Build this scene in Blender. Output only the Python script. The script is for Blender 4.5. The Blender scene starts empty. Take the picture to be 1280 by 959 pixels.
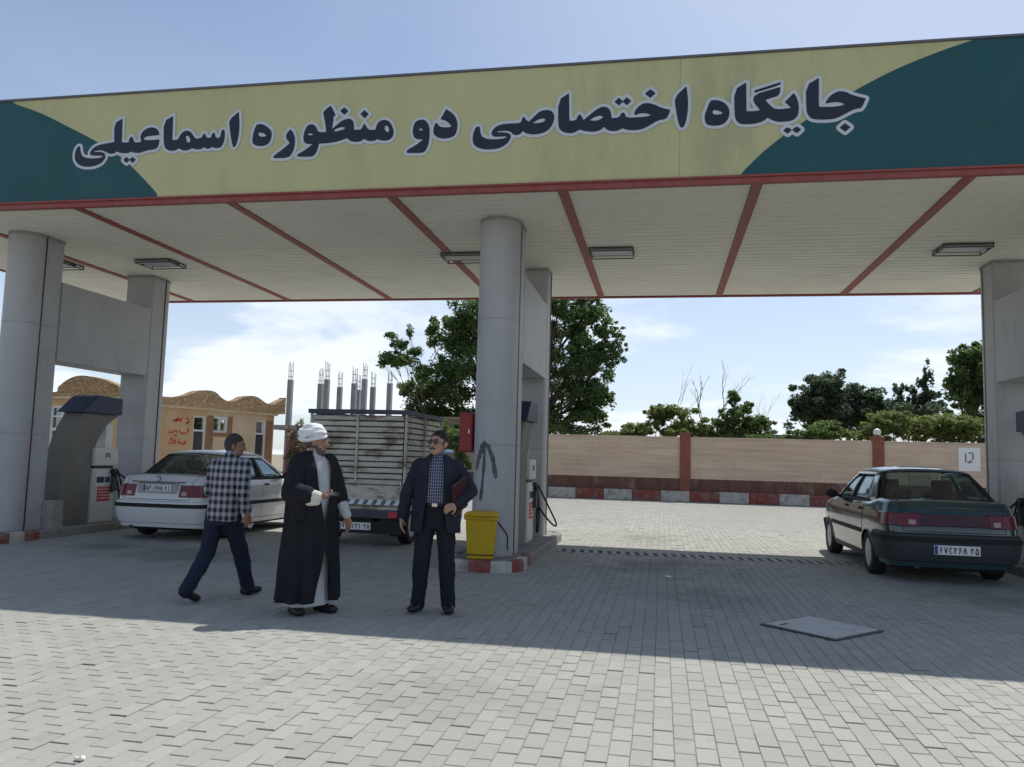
import bpy, bmesh, math, random
import numpy as np
from mathutils import Vector, Matrix, Euler, noise
R = math.radians
PI = math.pi
random.seed(7)
rng = np.random.default_rng(11)
scene = bpy.context.scene
col = scene.collection

# ------------------------------------------------------------------ camera
FPX, PITCH, ROLL, YAW, CAMH = 997.4, R(5.393), R(1.55), R(10.687), 1.5
PW, PH = 1280, 959
_fw = Vector((-math.sin(YAW)*math.cos(PITCH), math.cos(YAW)*math.cos(PITCH), math.sin(PITCH)))
_rt = Vector((math.cos(YAW), math.sin(YAW), 0)); _up = _rt.cross(_fw)
_R = _rt*math.cos(ROLL)+_up*math.sin(ROLL); _U = _up*math.cos(ROLL)-_rt*math.sin(ROLL)
cam_d = bpy.data.cameras.new('camera'); cam = bpy.data.objects.new('camera', cam_d); col.objects.link(cam)
_m = Matrix((_R, _U, -_fw)).transposed().to_4x4(); _m.translation = (0, 0, CAMH)
cam.matrix_world = _m
cam_d.sensor_width = 36; cam_d.lens = 36*FPX/PW; cam_d.clip_end = 2000; cam_d.clip_start = .05
scene.camera = cam

def ray(u, v): return _fw+_R*((u-PW/2)/FPX)-_U*((v-PH/2)/FPX)
def ong(u, v, z=0.0):
    d = ray(u, v); return Vector((0, 0, CAMH))+d*((z-CAMH)/d.z)
def ony(u, v, Y):
    d = ray(u, v); return Vector((0, 0, CAMH))+d*(Y/d.y)

# ------------------------------------------------------------------ sky, sun, exposure
SUNV = Vector((.25, .52, 1)).normalized()
SUN_EL = math.asin(SUNV.z); SUN_AZ = math.atan2(SUNV.x, SUNV.y)
world = bpy.data.worlds.new('World'); scene.world = world; world.use_nodes = True
wn, wl = world.node_tree.nodes, world.node_tree.links
wn.clear()
w_out = wn.new('ShaderNodeOutputWorld'); w_bg = wn.new('ShaderNodeBackground')
w_sky = wn.new('ShaderNodeTexSky'); w_sky.sky_type = 'NISHITA'; w_sky.sun_disc = False
w_sky.sun_elevation = SUN_EL; w_sky.sun_rotation = SUN_AZ
w_sky.air_density = 1.0; w_sky.dust_density = 2.2; w_sky.ozone_density = 2.0; w_sky.altitude = 1300
SKY_STRENGTH = 0.12
w_bg.inputs['Strength'].default_value = SKY_STRENGTH
w_tc = wn.new('ShaderNodeTexCoord'); w_sep = wn.new('ShaderNodeSeparateXYZ')
wl.new(w_tc.outputs['Generated'], w_sep.inputs[0])
def wmath(op, a, b=None, clamp=False):
    n = wn.new('ShaderNodeMath'); n.operation = op; n.use_clamp = clamp
    for i, s in enumerate((a, b)):
        if s is None: continue
        if isinstance(s, (int, float)): n.inputs[i].default_value = s
        else: wl.new(s, n.inputs[i])
    return n.outputs[0]
w_zp = wmath('ADD', wmath('MAXIMUM', w_sep.outputs[2], 0.0), 0.16)
w_cx = wmath('DIVIDE', w_sep.outputs[0], w_zp); w_cy = wmath('DIVIDE', w_sep.outputs[1], w_zp)
w_cmb = wn.new('ShaderNodeCombineXYZ'); wl.new(w_cx, w_cmb.inputs[0]); wl.new(w_cy, w_cmb.inputs[1])
w_noi = wn.new('ShaderNodeTexNoise'); w_noi.inputs['Scale'].default_value = .95; w_noi.inputs['Detail'].default_value = 9
w_noi.inputs['Roughness'].default_value = .56; w_noi.inputs['Distortion'].default_value = .25
w_map = wn.new('ShaderNodeMapping'); w_map.inputs['Location'].default_value = (7.3, 2.2, 0.4)
wl.new(w_cmb.outputs[0], w_map.inputs[0]); wl.new(w_map.outputs[0], w_noi.inputs['Vector'])
w_rmp = wn.new('ShaderNodeMapRange'); w_rmp.interpolation_type = 'SMOOTHSTEP'
w_rmp.inputs['From Min'].default_value = .43; w_rmp.inputs['From Max'].default_value = .56; w_rmp.inputs['To Max'].default_value = .95
wl.new(w_noi.outputs['Fac'], w_rmp.inputs['Value'])
# thin summer haze that whitens the sky towards the horizon
w_hz = wn.new('ShaderNodeMapRange'); w_hz.interpolation_type = 'SMOOTHSTEP'
w_hz.inputs['From Min'].default_value = .0; w_hz.inputs['From Max'].default_value = .62
w_hz.inputs['To Min'].default_value = .52; w_hz.inputs['To Max'].default_value = .0
wl.new(w_sep.outputs[2], w_hz.inputs['Value'])
w_mh = wn.new('ShaderNodeMix'); w_mh.data_type = 'RGBA'; w_mh.inputs[7].default_value = (5.8, 6.3, 7.0, 1)
w_dot = wn.new('ShaderNodeVectorMath'); w_dot.operation = 'DOT_PRODUCT'; w_dot.inputs[1].default_value = SUNV      # dusty aureole round the sun
wl.new(w_tc.outputs['Generated'], w_dot.inputs[0])
w_au = wn.new('ShaderNodeMapRange'); w_au.interpolation_type = 'SMOOTHSTEP'; w_au.inputs['From Min'].default_value = .64; w_au.inputs['From Max'].default_value = 1.0; w_au.inputs['To Max'].default_value = .55
wl.new(w_dot.outputs['Value'], w_au.inputs['Value'])
wl.new(wmath('ADD', w_hz.outputs[0], w_au.outputs[0], True), w_mh.inputs[0]); wl.new(w_sky.outputs[0], w_mh.inputs[6])
w_mc = wn.new('ShaderNodeMix'); w_mc.data_type = 'RGBA'; w_mc.inputs[7].default_value = (7.0, 7.4, 7.9, 1)
w_fd = wn.new('ShaderNodeMapRange'); w_fd.interpolation_type = 'SMOOTHSTEP'   # cumulus bank low over the land, clear overhead
w_fd.inputs['From Min'].default_value = .10; w_fd.inputs['From Max'].default_value = .34; w_fd.inputs['To Min'].default_value = 1; w_fd.inputs['To Max'].default_value = .05
wl.new(w_sep.outputs[2], w_fd.inputs['Value'])
wl.new(wmath('MULTIPLY', w_rmp.outputs[0], w_fd.outputs[0]), w_mc.inputs[0]); wl.new(w_mh.outputs[2], w_mc.inputs[6])
wl.new(w_mc.outputs[2], w_bg.inputs['Color']); wl.new(w_bg.outputs[0], w_out.inputs[0])

sun_d = bpy.data.lights.new('sun', 'SUN'); sun_d.energy = 3.6; sun_d.angle = R(.53); sun_d.color = (1, .96, .88)
sun = bpy.data.objects.new('sun', sun_d); col.objects.link(sun)
sun.rotation_euler = (-SUNV).to_track_quat('-Z', 'Y').to_euler(); sun.location = (0, 0, 30)
scene.view_settings.view_transform = 'Standard'; scene.view_settings.look = 'None'
scene.view_settings.gamma = 1; scene.view_settings.exposure = 0.22; scene.view_settings.use_curve_mapping = False
scene.cycles.max_bounces = 8; scene.cycles.transparent_max_bounces = 12

# ------------------------------------------------------------------ materials
MATS = {}
def srgb(r, g, b):
    f = lambda c: (c/255/12.92) if c/255 <= .04045 else ((c/255+.055)/1.055)**2.4
    return (f(r), f(g), f(b))
def mat(name, c, rough=.7, var=.12, scale=6., bump=0., bscale=60., metal=0., spec=.4, coat=0., coords='Object', stretch=None, dirt=None, dirt_amt=.5, dirt_scale=1.5, dirt_lo=.52, dirt_hi=.66):
    if name in MATS: return MATS[name]
    m = bpy.data.materials.new(name); m.use_nodes = True; nt = m.node_tree; N, L = nt.nodes, nt.links
    b = N['Principled BSDF']
    b.inputs['Roughness'].default_value = rough; b.inputs['Metallic'].default_value = metal
    b.inputs['Specular IOR Level'].default_value = spec; b.inputs['Coat Weight'].default_value = coat
    if coords == 'World': vec = N.new('ShaderNodeNewGeometry').outputs['Position']
    else: vec = N.new('ShaderNodeTexCoord').outputs[coords]
    if stretch:
        mp = N.new('ShaderNodeMapping'); mp.inputs['Scale'].default_value = stretch; L.new(vec, mp.inputs[0]); vec = mp.outputs[0]
    no = N.new('ShaderNodeTexNoise'); no.inputs['Scale'].default_value = scale; no.inputs['Detail'].default_value = 6; no.inputs['Roughness'].default_value = .62
    L.new(vec, no.inputs['Vector'])
    mr = N.new('ShaderNodeMapRange'); mr.inputs['From Min'].default_value = .3; mr.inputs['From Max'].default_value = .7; L.new(no.outputs['Fac'], mr.inputs['Value'])
    mx = N.new('ShaderNodeMix'); mx.data_type = 'RGBA'
    mx.inputs[6].default_value = tuple(max(0, x*(1-var)) for x in c)+(1,); mx.inputs[7].default_value = tuple(min(1, x*(1+var)) for x in c)+(1,)
    L.new(mr.outputs[0], mx.inputs[0]); outc = mx.outputs[2]
    if dirt:
        n2 = N.new('ShaderNodeTexNoise'); n2.inputs['Scale'].default_value = dirt_scale; n2.inputs['Detail'].default_value = 8; n2.inputs['Roughness'].default_value = .7
        L.new(vec, n2.inputs['Vector'])
        r2 = N.new('ShaderNodeMapRange'); r2.inputs['From Min'].default_value = dirt_lo; r2.inputs['From Max'].default_value = dirt_hi; r2.inputs['To Max'].default_value = dirt_amt
        L.new(n2.outputs['Fac'], r2.inputs['Value'])
        m2 = N.new('ShaderNodeMix'); m2.data_type = 'RGBA'; m2.inputs[7].default_value = tuple(dirt)+(1,)
        L.new(r2.outputs[0], m2.inputs[0]); L.new(outc, m2.inputs[6]); outc = m2.outputs[2]
    L.new(outc, b.inputs['Base Color'])
    if bump > 0:
        nb = N.new('ShaderNodeTexNoise'); nb.inputs['Scale'].default_value = bscale; nb.inputs['Detail'].default_value = 4; L.new(vec, nb.inputs['Vector'])
        bp = N.new('ShaderNodeBump'); bp.inputs['Strength'].default_value = bump; bp.inputs['Distance'].default_value = .01
        L.new(nb.outputs['Fac'], bp.inputs['Height']); L.new(bp.outputs[0], b.inputs['Normal'])
    MATS[name] = m; return m

def glass_mat(name, tint, refl=.12, rough=.02):
    if name in MATS: return MATS[name]
    m = bpy.data.materials.new(name); m.use_nodes = True; nt = m.node_tree; N, L = nt.nodes, nt.links
    N.remove(N['Principled BSDF']); out = N['Material Output']
    tr = N.new('ShaderNodeBsdfTransparent'); tr.inputs[0].default_value = tuple(tint)+(1,)
    gl = N.new('ShaderNodeBsdfGlossy'); gl.inputs['Roughness'].default_value = rough; gl.inputs[0].default_value = (.9, .95, 1, 1)
    lw = N.new('ShaderNodeLayerWeight'); lw.inputs['Blend'].default_value = .35
    mr = N.new('ShaderNodeMapRange'); mr.inputs['To Min'].default_value = refl*.5; mr.inputs['To Max'].default_value = min(1, refl*5)
    L.new(lw.outputs['Fresnel'], mr.inputs['Value'])
    mx = N.new('ShaderNodeMixShader'); L.new(mr.outputs[0], mx.inputs[0]); L.new(tr.outputs[0], mx.inputs[1]); L.new(gl.outputs[0], mx.inputs[2])
    L.new(mx.outputs[0], out.inputs[0]); MATS[name] = m; return m

# ------------------------------------------------------------------ mesh helpers
class MB:
    def __init__(s): s.v = []; s.f = []
    def add(s, vs, fs):
        o = len(s.v); s.v.extend([tuple(p) for p in vs]); s.f.extend([tuple(i+o for i in f) for f in fs]); return s
    def box(s, cx, cy, cz, sx, sy, sz, rot=None):
        vs = [Vector((x*sx/2, y*sy/2, z*sz/2)) for x in (-1, 1) for y in (-1, 1) for z in (-1, 1)]
        if rot is not None:
            M = Euler(rot).to_matrix(); vs = [M @ v for v in vs]
        c = Vector((cx, cy, cz))
        return s.add([v+c for v in vs], [(0,1,3,2),(4,6,7,5),(0,4,5,1),(2,3,7,6),(0,2,6,4),(1,5,7,3)])
    def bx(s, x0, x1, y0, y1, z0, z1): return s.box((x0+x1)/2, (y0+y1)/2, (z0+z1)/2, x1-x0, y1-y0, z1-z0)
    def prism(s, poly, axis, a, b):
        n = len(poly)
        def P(p, t):
            return {'x': (t, p[0], p[1]), 'y': (p[0], t, p[1]), 'z': (p[0], p[1], t)}[axis]
        vs = [P(p, a) for p in poly]+[P(p, b) for p in poly]
        fs = [tuple(range(n))[::-1], tuple(range(n, 2*n))]+[(i, (i+1) % n, n+(i+1) % n, n+i) for i in range(n)]
        return s.add(vs, fs)
    def tube(s, pts, r, n=8, caps=True):
        pts = [Vector(p) for p in pts]; rs = r if isinstance(r, (list, tuple)) else [r]*len(pts)
        ups = None; rings = []
        for i, p in enumerate(pts):
            t = (pts[min(i+1, len(pts)-1)]-pts[max(i-1, 0)]).normalized()
            if ups is None:
                a = Vector((0, 0, 1)) if abs(t.z) < .9 else Vector((1, 0, 0)); ups = (a-t*a.dot(t)).normalized()
            else:
                ups = (ups-t*ups.dot(t));
                if ups.length < 1e-6: ups = t.orthogonal()
                ups.normalize()
            w = t.cross(ups)
            rings.append([p+(ups*math.cos(2*PI*k/n)+w*math.sin(2*PI*k/n))*rs[i] for k in range(n)])
        vs = [q for rg in rings for q in rg]; fs = []
        for i in range(len(rings)-1):
            for k in range(n):
                a, b = i*n+k, i*n+(k+1) % n; fs.append((a, b, b+n, a+n))
        if caps: fs.append(tuple(range(n))[::-1]); fs.append(tuple((len(rings)-1)*n+k for k in range(n)))
        return s.add(vs, fs)
    def lathe(s, prof, n=24, c=(0, 0, 0), axis='z', caps=True):
        vs = []; fs = []
        for r, z in prof:
            for k in range(n):
                a = 2*PI*k/n; q = (r*math.cos(a), r*math.sin(a), z)
                if axis == 'x': q = (q[2], q[0], q[1])
                if axis == 'y': q = (q[0], q[2], q[1])
                vs.append((q[0]+c[0], q[1]+c[1], q[2]+c[2]))
        for i in range(len(prof)-1):
            for k in range(n):
                a, b = i*n+k, i*n+(k+1) % n; fs.append((a, b, b+n, a+n))
        if caps: fs.append(tuple(range(n))[::-1]); fs.append(tuple((len(prof)-1)*n+k for k in range(n)))
        return s.add(vs, fs)
    def grid(s, fn, nu, nv):
        vs = [fn(i/nu, j/nv) for i in range(nu+1) for j in range(nv+1)]
        fs = [(i*(nv+1)+j, (i+1)*(nv+1)+j, (i+1)*(nv+1)+j+1, i*(nv+1)+j+1) for i in range(nu) for j in range(nv)]
        return s.add(vs, fs)
    def ell(s, c, r, rot=None, n=12, m=8):
        M = Euler(rot).to_matrix() if rot is not None else Matrix.Identity(3); c = Vector(c)
        vs = []; fs = []
        for i in range(1, m):
            ph = PI*i/m
            for k in range(n):
                th = 2*PI*k/n
                vs.append(c+M @ Vector((r[0]*math.sin(ph)*math.cos(th), r[1]*math.sin(ph)*math.sin(th), r[2]*math.cos(ph))))
        for i in range(m-2):
            for k in range(n):
                a, b = i*n+k, i*n+(k+1) % n; fs.append((a, a+n, b+n, b))
        vs.append(c+M @ Vector((0, 0, r[2]))); vs.append(c+M @ Vector((0, 0, -r[2]))); t = len(vs)-2
        for k in range(n):
            fs.append((t, k, (k+1) % n)); fs.append((t+1, (m-2)*n+(k+1) % n, (m-2)*n+k))
        return s.add(vs, fs)
    def cap(s, p0, p1, r0, r1=None, n=12):
        p0 = Vector(p0); p1 = Vector(p1); r1 = r0 if r1 is None else r1; d = (p1-p0)
        L = d.length
        if L < 1e-6: return s.ell(p0, (r0, r0, r0))
        d /= L; pts = []; rs = []
        for k in range(5):
            a = PI/2*(1-k/4.0); pts.append(p0-d*(r0*math.sin(a))); rs.append(max(r0*math.cos(a), r0*.03))
        for k in range(5):
            a = PI/2*(k/4.0); pts.append(p1+d*(r1*math.sin(a))); rs.append(max(r1*math.cos(a), r1*.03))
        return s.tube(pts, rs, n)
    def loft(s, rings, n=20, ex=2.0):   # rings: (cx,cy,cz,rx,ry) stacked along z
        vs = []; fs = []
        for cx, cy, cz, rx, ry in rings:
            for k in range(n):
                a = 2*PI*k/n; ca, sa = math.cos(a), math.sin(a)
                vs.append((cx+rx*math.copysign(abs(ca)**(2/ex), ca), cy+ry*math.copysign(abs(sa)**(2/ex), sa), cz))
        for i in range(len(rings)-1):
            for k in range(n):
                a, b = i*n+k, i*n+(k+1) % n; fs.append((a, b, b+n, a+n))
        fs.append(tuple(range(n))[::-1]); fs.append(tuple((len(rings)-1)*n+k for k in range(n)))
        return s.add(vs, fs)
    def mesh(s, name):
        me = bpy.data.meshes.new(name); me.from_pydata(s.v, [], s.f); me.update(); return me

def link(name, me, m, parent=None, smooth=False, bevel=0., bseg=2, loc=None, ang=40):
    o = bpy.data.objects.new(name, me); col.objects.link(o)
    if m is not None and not me.materials: me.materials.append(m)
    if smooth: me.polygons.foreach_set('use_smooth', [True]*len(me.polygons))
    if bevel > 0:
        b = o.modifiers.new('bevel', 'BEVEL'); b.width = bevel; b.segments = bseg; b.limit_method = 'ANGLE'; b.angle_limit = R(ang)
    if parent is not None: o.parent = parent
    if loc is not None: o.location = loc
    return o
def obj(name, mb, m, parent=None, smooth=False, bevel=0., bseg=2, loc=None, ang=40):
    return link(name, mb.mesh(name), m, parent, smooth, bevel, bseg, loc, ang)
def fixn(o):
    bm = bmesh.new(); bm.from_mesh(o.data); bmesh.ops.recalc_face_normals(bm, faces=bm.faces); bm.to_mesh(o.data); bm.free(); return o
def tag(o, label, cat, group=None):
    o['label'] = label; o['category'] = cat
    if group: o['group'] = group
    return o
def thing(name, label, cat, loc=(0, 0, 0), rz=0., group=None):
    o = bpy.data.objects.new(name, None); col.objects.link(o); o.empty_display_size = .2
    o.location = loc; o.rotation_euler = (0, 0, rz); return tag(o, label, cat, group)
def part_empty(name, parent, loc=(0, 0, 0), rz=0.):
    o = bpy.data.objects.new(name, None); col.objects.link(o); o.parent = parent; o.location = loc; o.rotation_euler = (0, 0, rz); o.empty_display_size = .1; return o
def copy_tree(o, parent=None):
    c = o.copy(); col.objects.link(c); c.parent = parent
    for ch in list(o.children): copy_tree(ch, c)
    return c
def struct(o): o['kind'] = 'structure'; return o
def smooth_by_angle(o, a=40):
    me = o.data
    me.polygons.foreach_set('use_smooth', [True]*len(me.polygons))
    try: me.set_sharp_from_angle(angle=R(a))
    except Exception: pass
    return o
def text_mesh(txt, size, mirror=False, bold=0.0):
    cu = bpy.data.curves.new('txt', 'FONT'); cu.body = txt; cu.size = size; cu.align_x = 'CENTER'; cu.align_y = 'CENTER'; cu.offset = bold
    o = bpy.data.objects.new('txt', cu); col.objects.link(o)
    dg = bpy.context.evaluated_depsgraph_get(); me = bpy.data.meshes.new_from_object(o.evaluated_get(dg))
    bpy.data.objects.remove(o); bpy.data.curves.remove(cu); me.materials.clear()
    return me
def lerp(a, b, t): return a+(b-a)*t
def interp(x, xs, ys): return float(np.interp(x, xs, ys))

# shared materials
m_concrete = mat('painted_concrete', (.40, .405, .405), .5, .08, 1.8, .2, 35, stretch=(1, 1, .5), dirt=(.22, .21, .19), dirt_amt=.6, dirt_scale=2.3, dirt_lo=.56, dirt_hi=.72)
m_kred = mat('kerb_red_paint', coords='World', c=(.27, .065, .05), rough=.8, var=.25, scale=9, bump=.3, bscale=50, dirt=(.22, .20, .18), dirt_amt=.8, dirt_scale=5, dirt_lo=.48, dirt_hi=.64)
m_kgrey = mat('kerb_bare', (.25, .24, .225), .85, .2, 7, .35, 45, dirt=(.30, .17, .13), dirt_amt=.5, dirt_scale=3, dirt_lo=.55, dirt_hi=.66)
m_kwhite = mat('kerb_white_paint', coords='World', c=(.50, .48, .43), rough=.8, var=.15, scale=9, bump=.3, bscale=50, dirt=(.20, .185, .16), dirt_amt=.8, dirt_scale=5, dirt_lo=.48, dirt_hi=.64)
m_islandtop = mat('island_concrete', (.24, .235, .23), .85, .2, 5, .35, 40, dirt=(.09, .085, .08), dirt_amt=.6, dirt_scale=2)
m_redtrim = mat('red_painted_steel', (.30, .065, .055), .55, .2, 7, dirt=(.17, .10, .085), dirt_amt=.7, dirt_scale=7, dirt_lo=.5, dirt_hi=.64)
m_black = mat('black_rubber', (.015, .015, .016), .75, .3, 12, .15, 80)
m_tyre = mat('tyre_rubber', (.022, .022, .023), .85, .3, 14, .3, 90)
m_darkmetal = mat('dark_metal', (.05, .052, .058), .5, .2, 8)
m_steel = mat('brushed_steel', (.45, .45, .46), .35, .1, 10, metal=.9)
m_white = mat('white_enamel', (.72, .72, .70), .4, .06, 5, dirt=(.35, .33, .3), dirt_amt=.35, dirt_scale=4)
m_chrome = mat('chrome', (.7, .7, .72), .12, .05, 5, metal=1)
m_platewhite = mat('plate_white', (.75, .75, .72), .35, .05, 8)
m_ink = mat('black_ink', (.02, .02, .025), .5, .05)
m_darkglass = glass_mat('car_glass', (.50, .60, .58), .16)
m_blueglass = glass_mat('pane_glass', (.30, .36, .40), .3)
# ------------------------------------------------------------------ ground and paving
m_dirt = mat('dry_earth', (.27, .23, .17), .95, .2, .6, .4, 8)
m_sand = mat('joint_sand', (.27, .265, .235), .95, .25, 9, .3, 60)
gd = MB().bx(-320, 320, -60, 580, -.5, -.05); struct(obj('ground', gd, m_dirt))
pv = MB().bx(-24, 28, -4, 32.75, -.045, -.006); paving = struct(obj('paving', pv, m_sand))

OIL = [(0., 11.9, 1.5, .55), (-.2, 16.6, 1.1, .4), (-6.6, 10.6, 1.4, .5), (3.9, 10.4, 1.2, .5), (.6, 9.3, 1.0, .35), (-1.2, 5.0, .9, .18), (-8.3, 11.0, 1.0, .5)]
def paver_mat():
    m = bpy.data.materials.new('concrete_paver'); m.use_nodes = True; N, L = m.node_tree.nodes, m.node_tree.links
    b = N['Principled BSDF']; b.inputs['Roughness'].default_value = .82; b.inputs['Specular IOR Level'].default_value = .3
    at = N.new('ShaderNodeAttribute'); at.attribute_name = 'tone'
    ge = N.new('ShaderNodeNewGeometry')
    n1 = N.new('ShaderNodeTexNoise'); n1.inputs['Scale'].default_value = .55; n1.inputs['Detail'].default_value = 7; n1.inputs['Roughness'].default_value = .65; L.new(ge.outputs['Position'], n1.inputs['Vector'])
    n2 = N.new('ShaderNodeTexNoise'); n2.inputs['Scale'].default_value = 42; n2.inputs['Detail'].default_value = 5; L.new(ge.outputs['Position'], n2.inputs['Vector'])
    n3 = N.new('ShaderNodeTexNoise'); n3.inputs['Scale'].default_value = 1.7; n3.inputs['Detail'].default_value = 9; n3.inputs['Roughness'].default_value = .72; L.new(ge.outputs['Position'], n3.inputs['Vector'])
    def mth(op, a, b2):
        n = N.new('ShaderNodeMath'); n.operation = op
        for i, s in enumerate((a, b2)):
            if isinstance(s, (int, float)): n.inputs[i].default_value = s
            else: L.new(s, n.inputs[i])
        return n.outputs[0]
    f = mth('ADD', mth('MULTIPLY', at.outputs['Fac'], .20), mth('MULTIPLY', n1.outputs['Fac'], .50))
    f = mth('ADD', f, mth('MULTIPLY', n2.outputs['Fac'], .30))
    cr = N.new('ShaderNodeValToRGB'); e = cr.color_ramp.elements
    e[0].position = .22; e[0].color = (.285, .283, .255, 1); e[1].position = .90; e[1].color = (.43, .428, .385, 1)
    L.new(f, cr.inputs[0])
    st = N.new('ShaderNodeMapRange'); st.inputs['From Min'].default_value = .60; st.inputs['From Max'].default_value = .72; st.inputs['To Max'].default_value = .38
    L.new(n3.outputs['Fac'], st.inputs['Value'])
    mx = N.new('ShaderNodeMix'); mx.data_type = 'RGBA'; mx.inputs[7].default_value = (.15, .14, .125, 1); L.new(st.outputs[0], mx.inputs[0]); L.new(cr.outputs[0], mx.inputs[6])
    fin = mx.outputs[2]
    for sx_, sy_, sr_, am_ in OIL:       # oil and tyre stains where cars stop
        vd = N.new('ShaderNodeVectorMath'); vd.operation = 'DISTANCE'; vd.inputs[1].default_value = (sx_, sy_, 0); mp = N.new('ShaderNodeVectorMath'); mp.operation = 'ADD'
        nz = N.new('ShaderNodeTexNoise'); nz.inputs['Scale'].default_value = 1.3; nz.inputs['Detail'].default_value = 5; L.new(ge.outputs['Position'], nz.inputs['Vector'])
        vs_ = N.new('ShaderNodeVectorMath'); vs_.operation = 'SCALE'; vs_.inputs['Scale'].default_value = sr_*2.2; sb_ = N.new('ShaderNodeVectorMath'); sb_.operation = 'SUBTRACT'; sb_.inputs[1].default_value = (.5, .5, .5)
        L.new(nz.outputs['Color'], sb_.inputs[0]); L.new(sb_.outputs[0], vs_.inputs[0]); L.new(ge.outputs['Position'], mp.inputs[0]); L.new(vs_.outputs[0], mp.inputs[1]); L.new(mp.outputs[0], vd.inputs[0])
        rg = N.new('ShaderNodeMapRange'); rg.interpolation_type = 'SMOOTHSTEP'; rg.inputs['From Min'].default_value = 0; rg.inputs['From Max'].default_value = sr_; rg.inputs['To Min'].default_value = am_; rg.inputs['To Max'].default_value = 0; L.new(vd.outputs['Value'], rg.inputs['Value'])
        m3 = N.new('ShaderNodeMix'); m3.data_type = 'RGBA'; m3.inputs[7].default_value = (.085, .08, .075, 1); L.new(rg.outputs[0], m3.inputs[0]); L.new(fin, m3.inputs[6]); fin = m3.outputs[2]
    L.new(fin, b.inputs['Base Color'])
    bp = N.new('ShaderNodeBump'); bp.inputs['Strength'].default_value = .35; bp.inputs['Distance'].default_value = .004; L.new(n2.outputs['Fac'], bp.inputs['Height']); L.new(bp.outputs[0], b.inputs['Normal'])
    return m
m_paver = paver_mat()
PWD, PLN, JT = .112, .224, .003
nx = int(52/PWD); ny = int(36.6/PLN)
ii, jj = np.meshgrid(np.arange(nx), np.arange(ny), indexing='ij')
pxc = -24+(ii+.5)*PWD; pyc = -4+(jj+.5)*PLN+np.where(ii % 2 == 0, 0, PLN/2)
pxc = pxc.ravel(); pyc = pyc.ravel()
ISL = [-10.40, -2.366, 5.67]; IY0, IY1, IHW = 10.45, 15.4, .55
keep = (pyc < 32.6)
for c in ISL: keep &= ~((np.abs(pxc-c) < IHW-.1) & (pyc > IY0+.1) & (pyc < IY1-.1))
MHC = Vector((1.485, 8.045))
def in_mh(x, y): return (np.abs((x-MHC.x)*.73+(y-MHC.y)*-.68) < .36) & (np.abs((x-MHC.x)*.68+(y-MHC.y)*.73) < .36)
keep &= ~in_mh(pxc, pyc)
keep &= ~((pxc > -1.72) & (pxc < 5.0) & (np.abs(pyc-13.5) < .27))
pxc = pxc[keep]+rng.normal(0, .0009, keep.sum()); pyc = pyc[keep]+rng.normal(0, .0022, keep.sum())
# size on the picture
d = np.stack([pxc, pyc, np.full_like(pxc, -CAMH)], 1)
fwv, rv, uv = np.array(_fw), np.array(_R), np.array(_U)
kz = d @ fwv; uu = PW/2+FPX*(d @ rv)/np.maximum(kz, .1); vv = PH/2-FPX*(d @ uv)/np.maximum(kz, .1)
vis = (kz > .5) & (uu > 4) & (uu < PW-4) & (vv < PH-4) & (vv > 0)
order = np.argsort(np.where(vis, kz, 1e9))[:300]
sel = np.zeros(len(pxc), bool); sel[order] = True
def paver_arrays(x, y, z, tx, ty, hw, hl, ch, dep, tone, chamfer=True):
    n = len(x)
    hx = np.array([-1, 1, 1, -1]); hy = np.array([-1, -1, 1, 1])
    top = np.zeros((n, 4, 3)); bot = np.zeros((n, 4, 3))
    for k in range(4):
        top[:, k, 0] = x+hx[k]*(hw-ch); top[:, k, 1] = y+hy[k]*(hl-ch); top[:, k, 2] = z+tx*hx[k]*hw+ty*hy[k]*hl
        bot[:, k, 0] = x+hx[k]*hw; bot[:, k, 1] = y+hy[k]*hl; bot[:, k, 2] = z-dep+tx*hx[k]*hw+ty*hy[k]*hl
    if not chamfer:
        V = top.reshape(-1, 3); base = np.arange(n)[:, None]*4
        F = base+np.array([[0, 1, 2, 3]]); return V, F.reshape(-1, 4), np.repeat(tone, 1)
    V = np.concatenate([top, bot], 1).reshape(-1, 3); base = np.arange(n)[:, None, None]*8
    q = np.array([[0, 1, 2, 3], [4, 5, 1, 0], [5, 6, 2, 1], [6, 7, 3, 2], [7, 4, 0, 3]])
    F = (base+q[None]).reshape(-1, 4); return V, F, np.repeat(tone, 5)
def np_mesh(name, V, F, tone=None):
    me = bpy.data.meshes.new(name); me.vertices.add(len(V)); me.vertices.foreach_set('co', V.astype(np.float32).ravel())
    k = F.shape[1]; me.loops.add(F.size); me.loops.foreach_set('vertex_index', F.astype(np.int32).ravel())
    me.polygons.add(len(F)); me.polygons.foreach_set('loop_start', np.arange(0, F.size, k, dtype=np.int32))
    try: me.polygons.foreach_set('loop_total', np.full(len(F), k, np.int32))
    except Exception: pass
    me.update(calc_edges=True); me.validate(); me.polygons.foreach_set('use_smooth', [False]*len(me.polygons))
    if tone is not None:
        a = me.attributes.new('tone', 'FLOAT', 'FACE'); a.data.foreach_set('value', tone.astype(np.float32))
    return me
allz = rng.normal(0, .0013, len(pxc)); alltx = rng.normal(0, .007, len(pxc)); allty = rng.normal(0, .009, len(pxc)); alltone = rng.random(len(pxc))
hw, hl = PWD/2-.0013, PLN/2-.0034
near = (~sel) & (pyc < 19.5); far = (~sel) & (pyc >= 19.5)
V1, F1, T1 = paver_arrays(pxc[near], pyc[near], allz[near], alltx[near], allty[near], hw, hl, .0034, .0042, alltone[near])
V2, F2, T2 = paver_arrays(pxc[far], pyc[far], allz[far], alltx[far]*.3, allty[far]*.3, hw, hl, .003, .007, alltone[far], False)
me = np_mesh('pavers', np.concatenate([V1, V2]), np.concatenate([F1, F2+len(V1)]), np.concatenate([T1, T2]))
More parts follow.
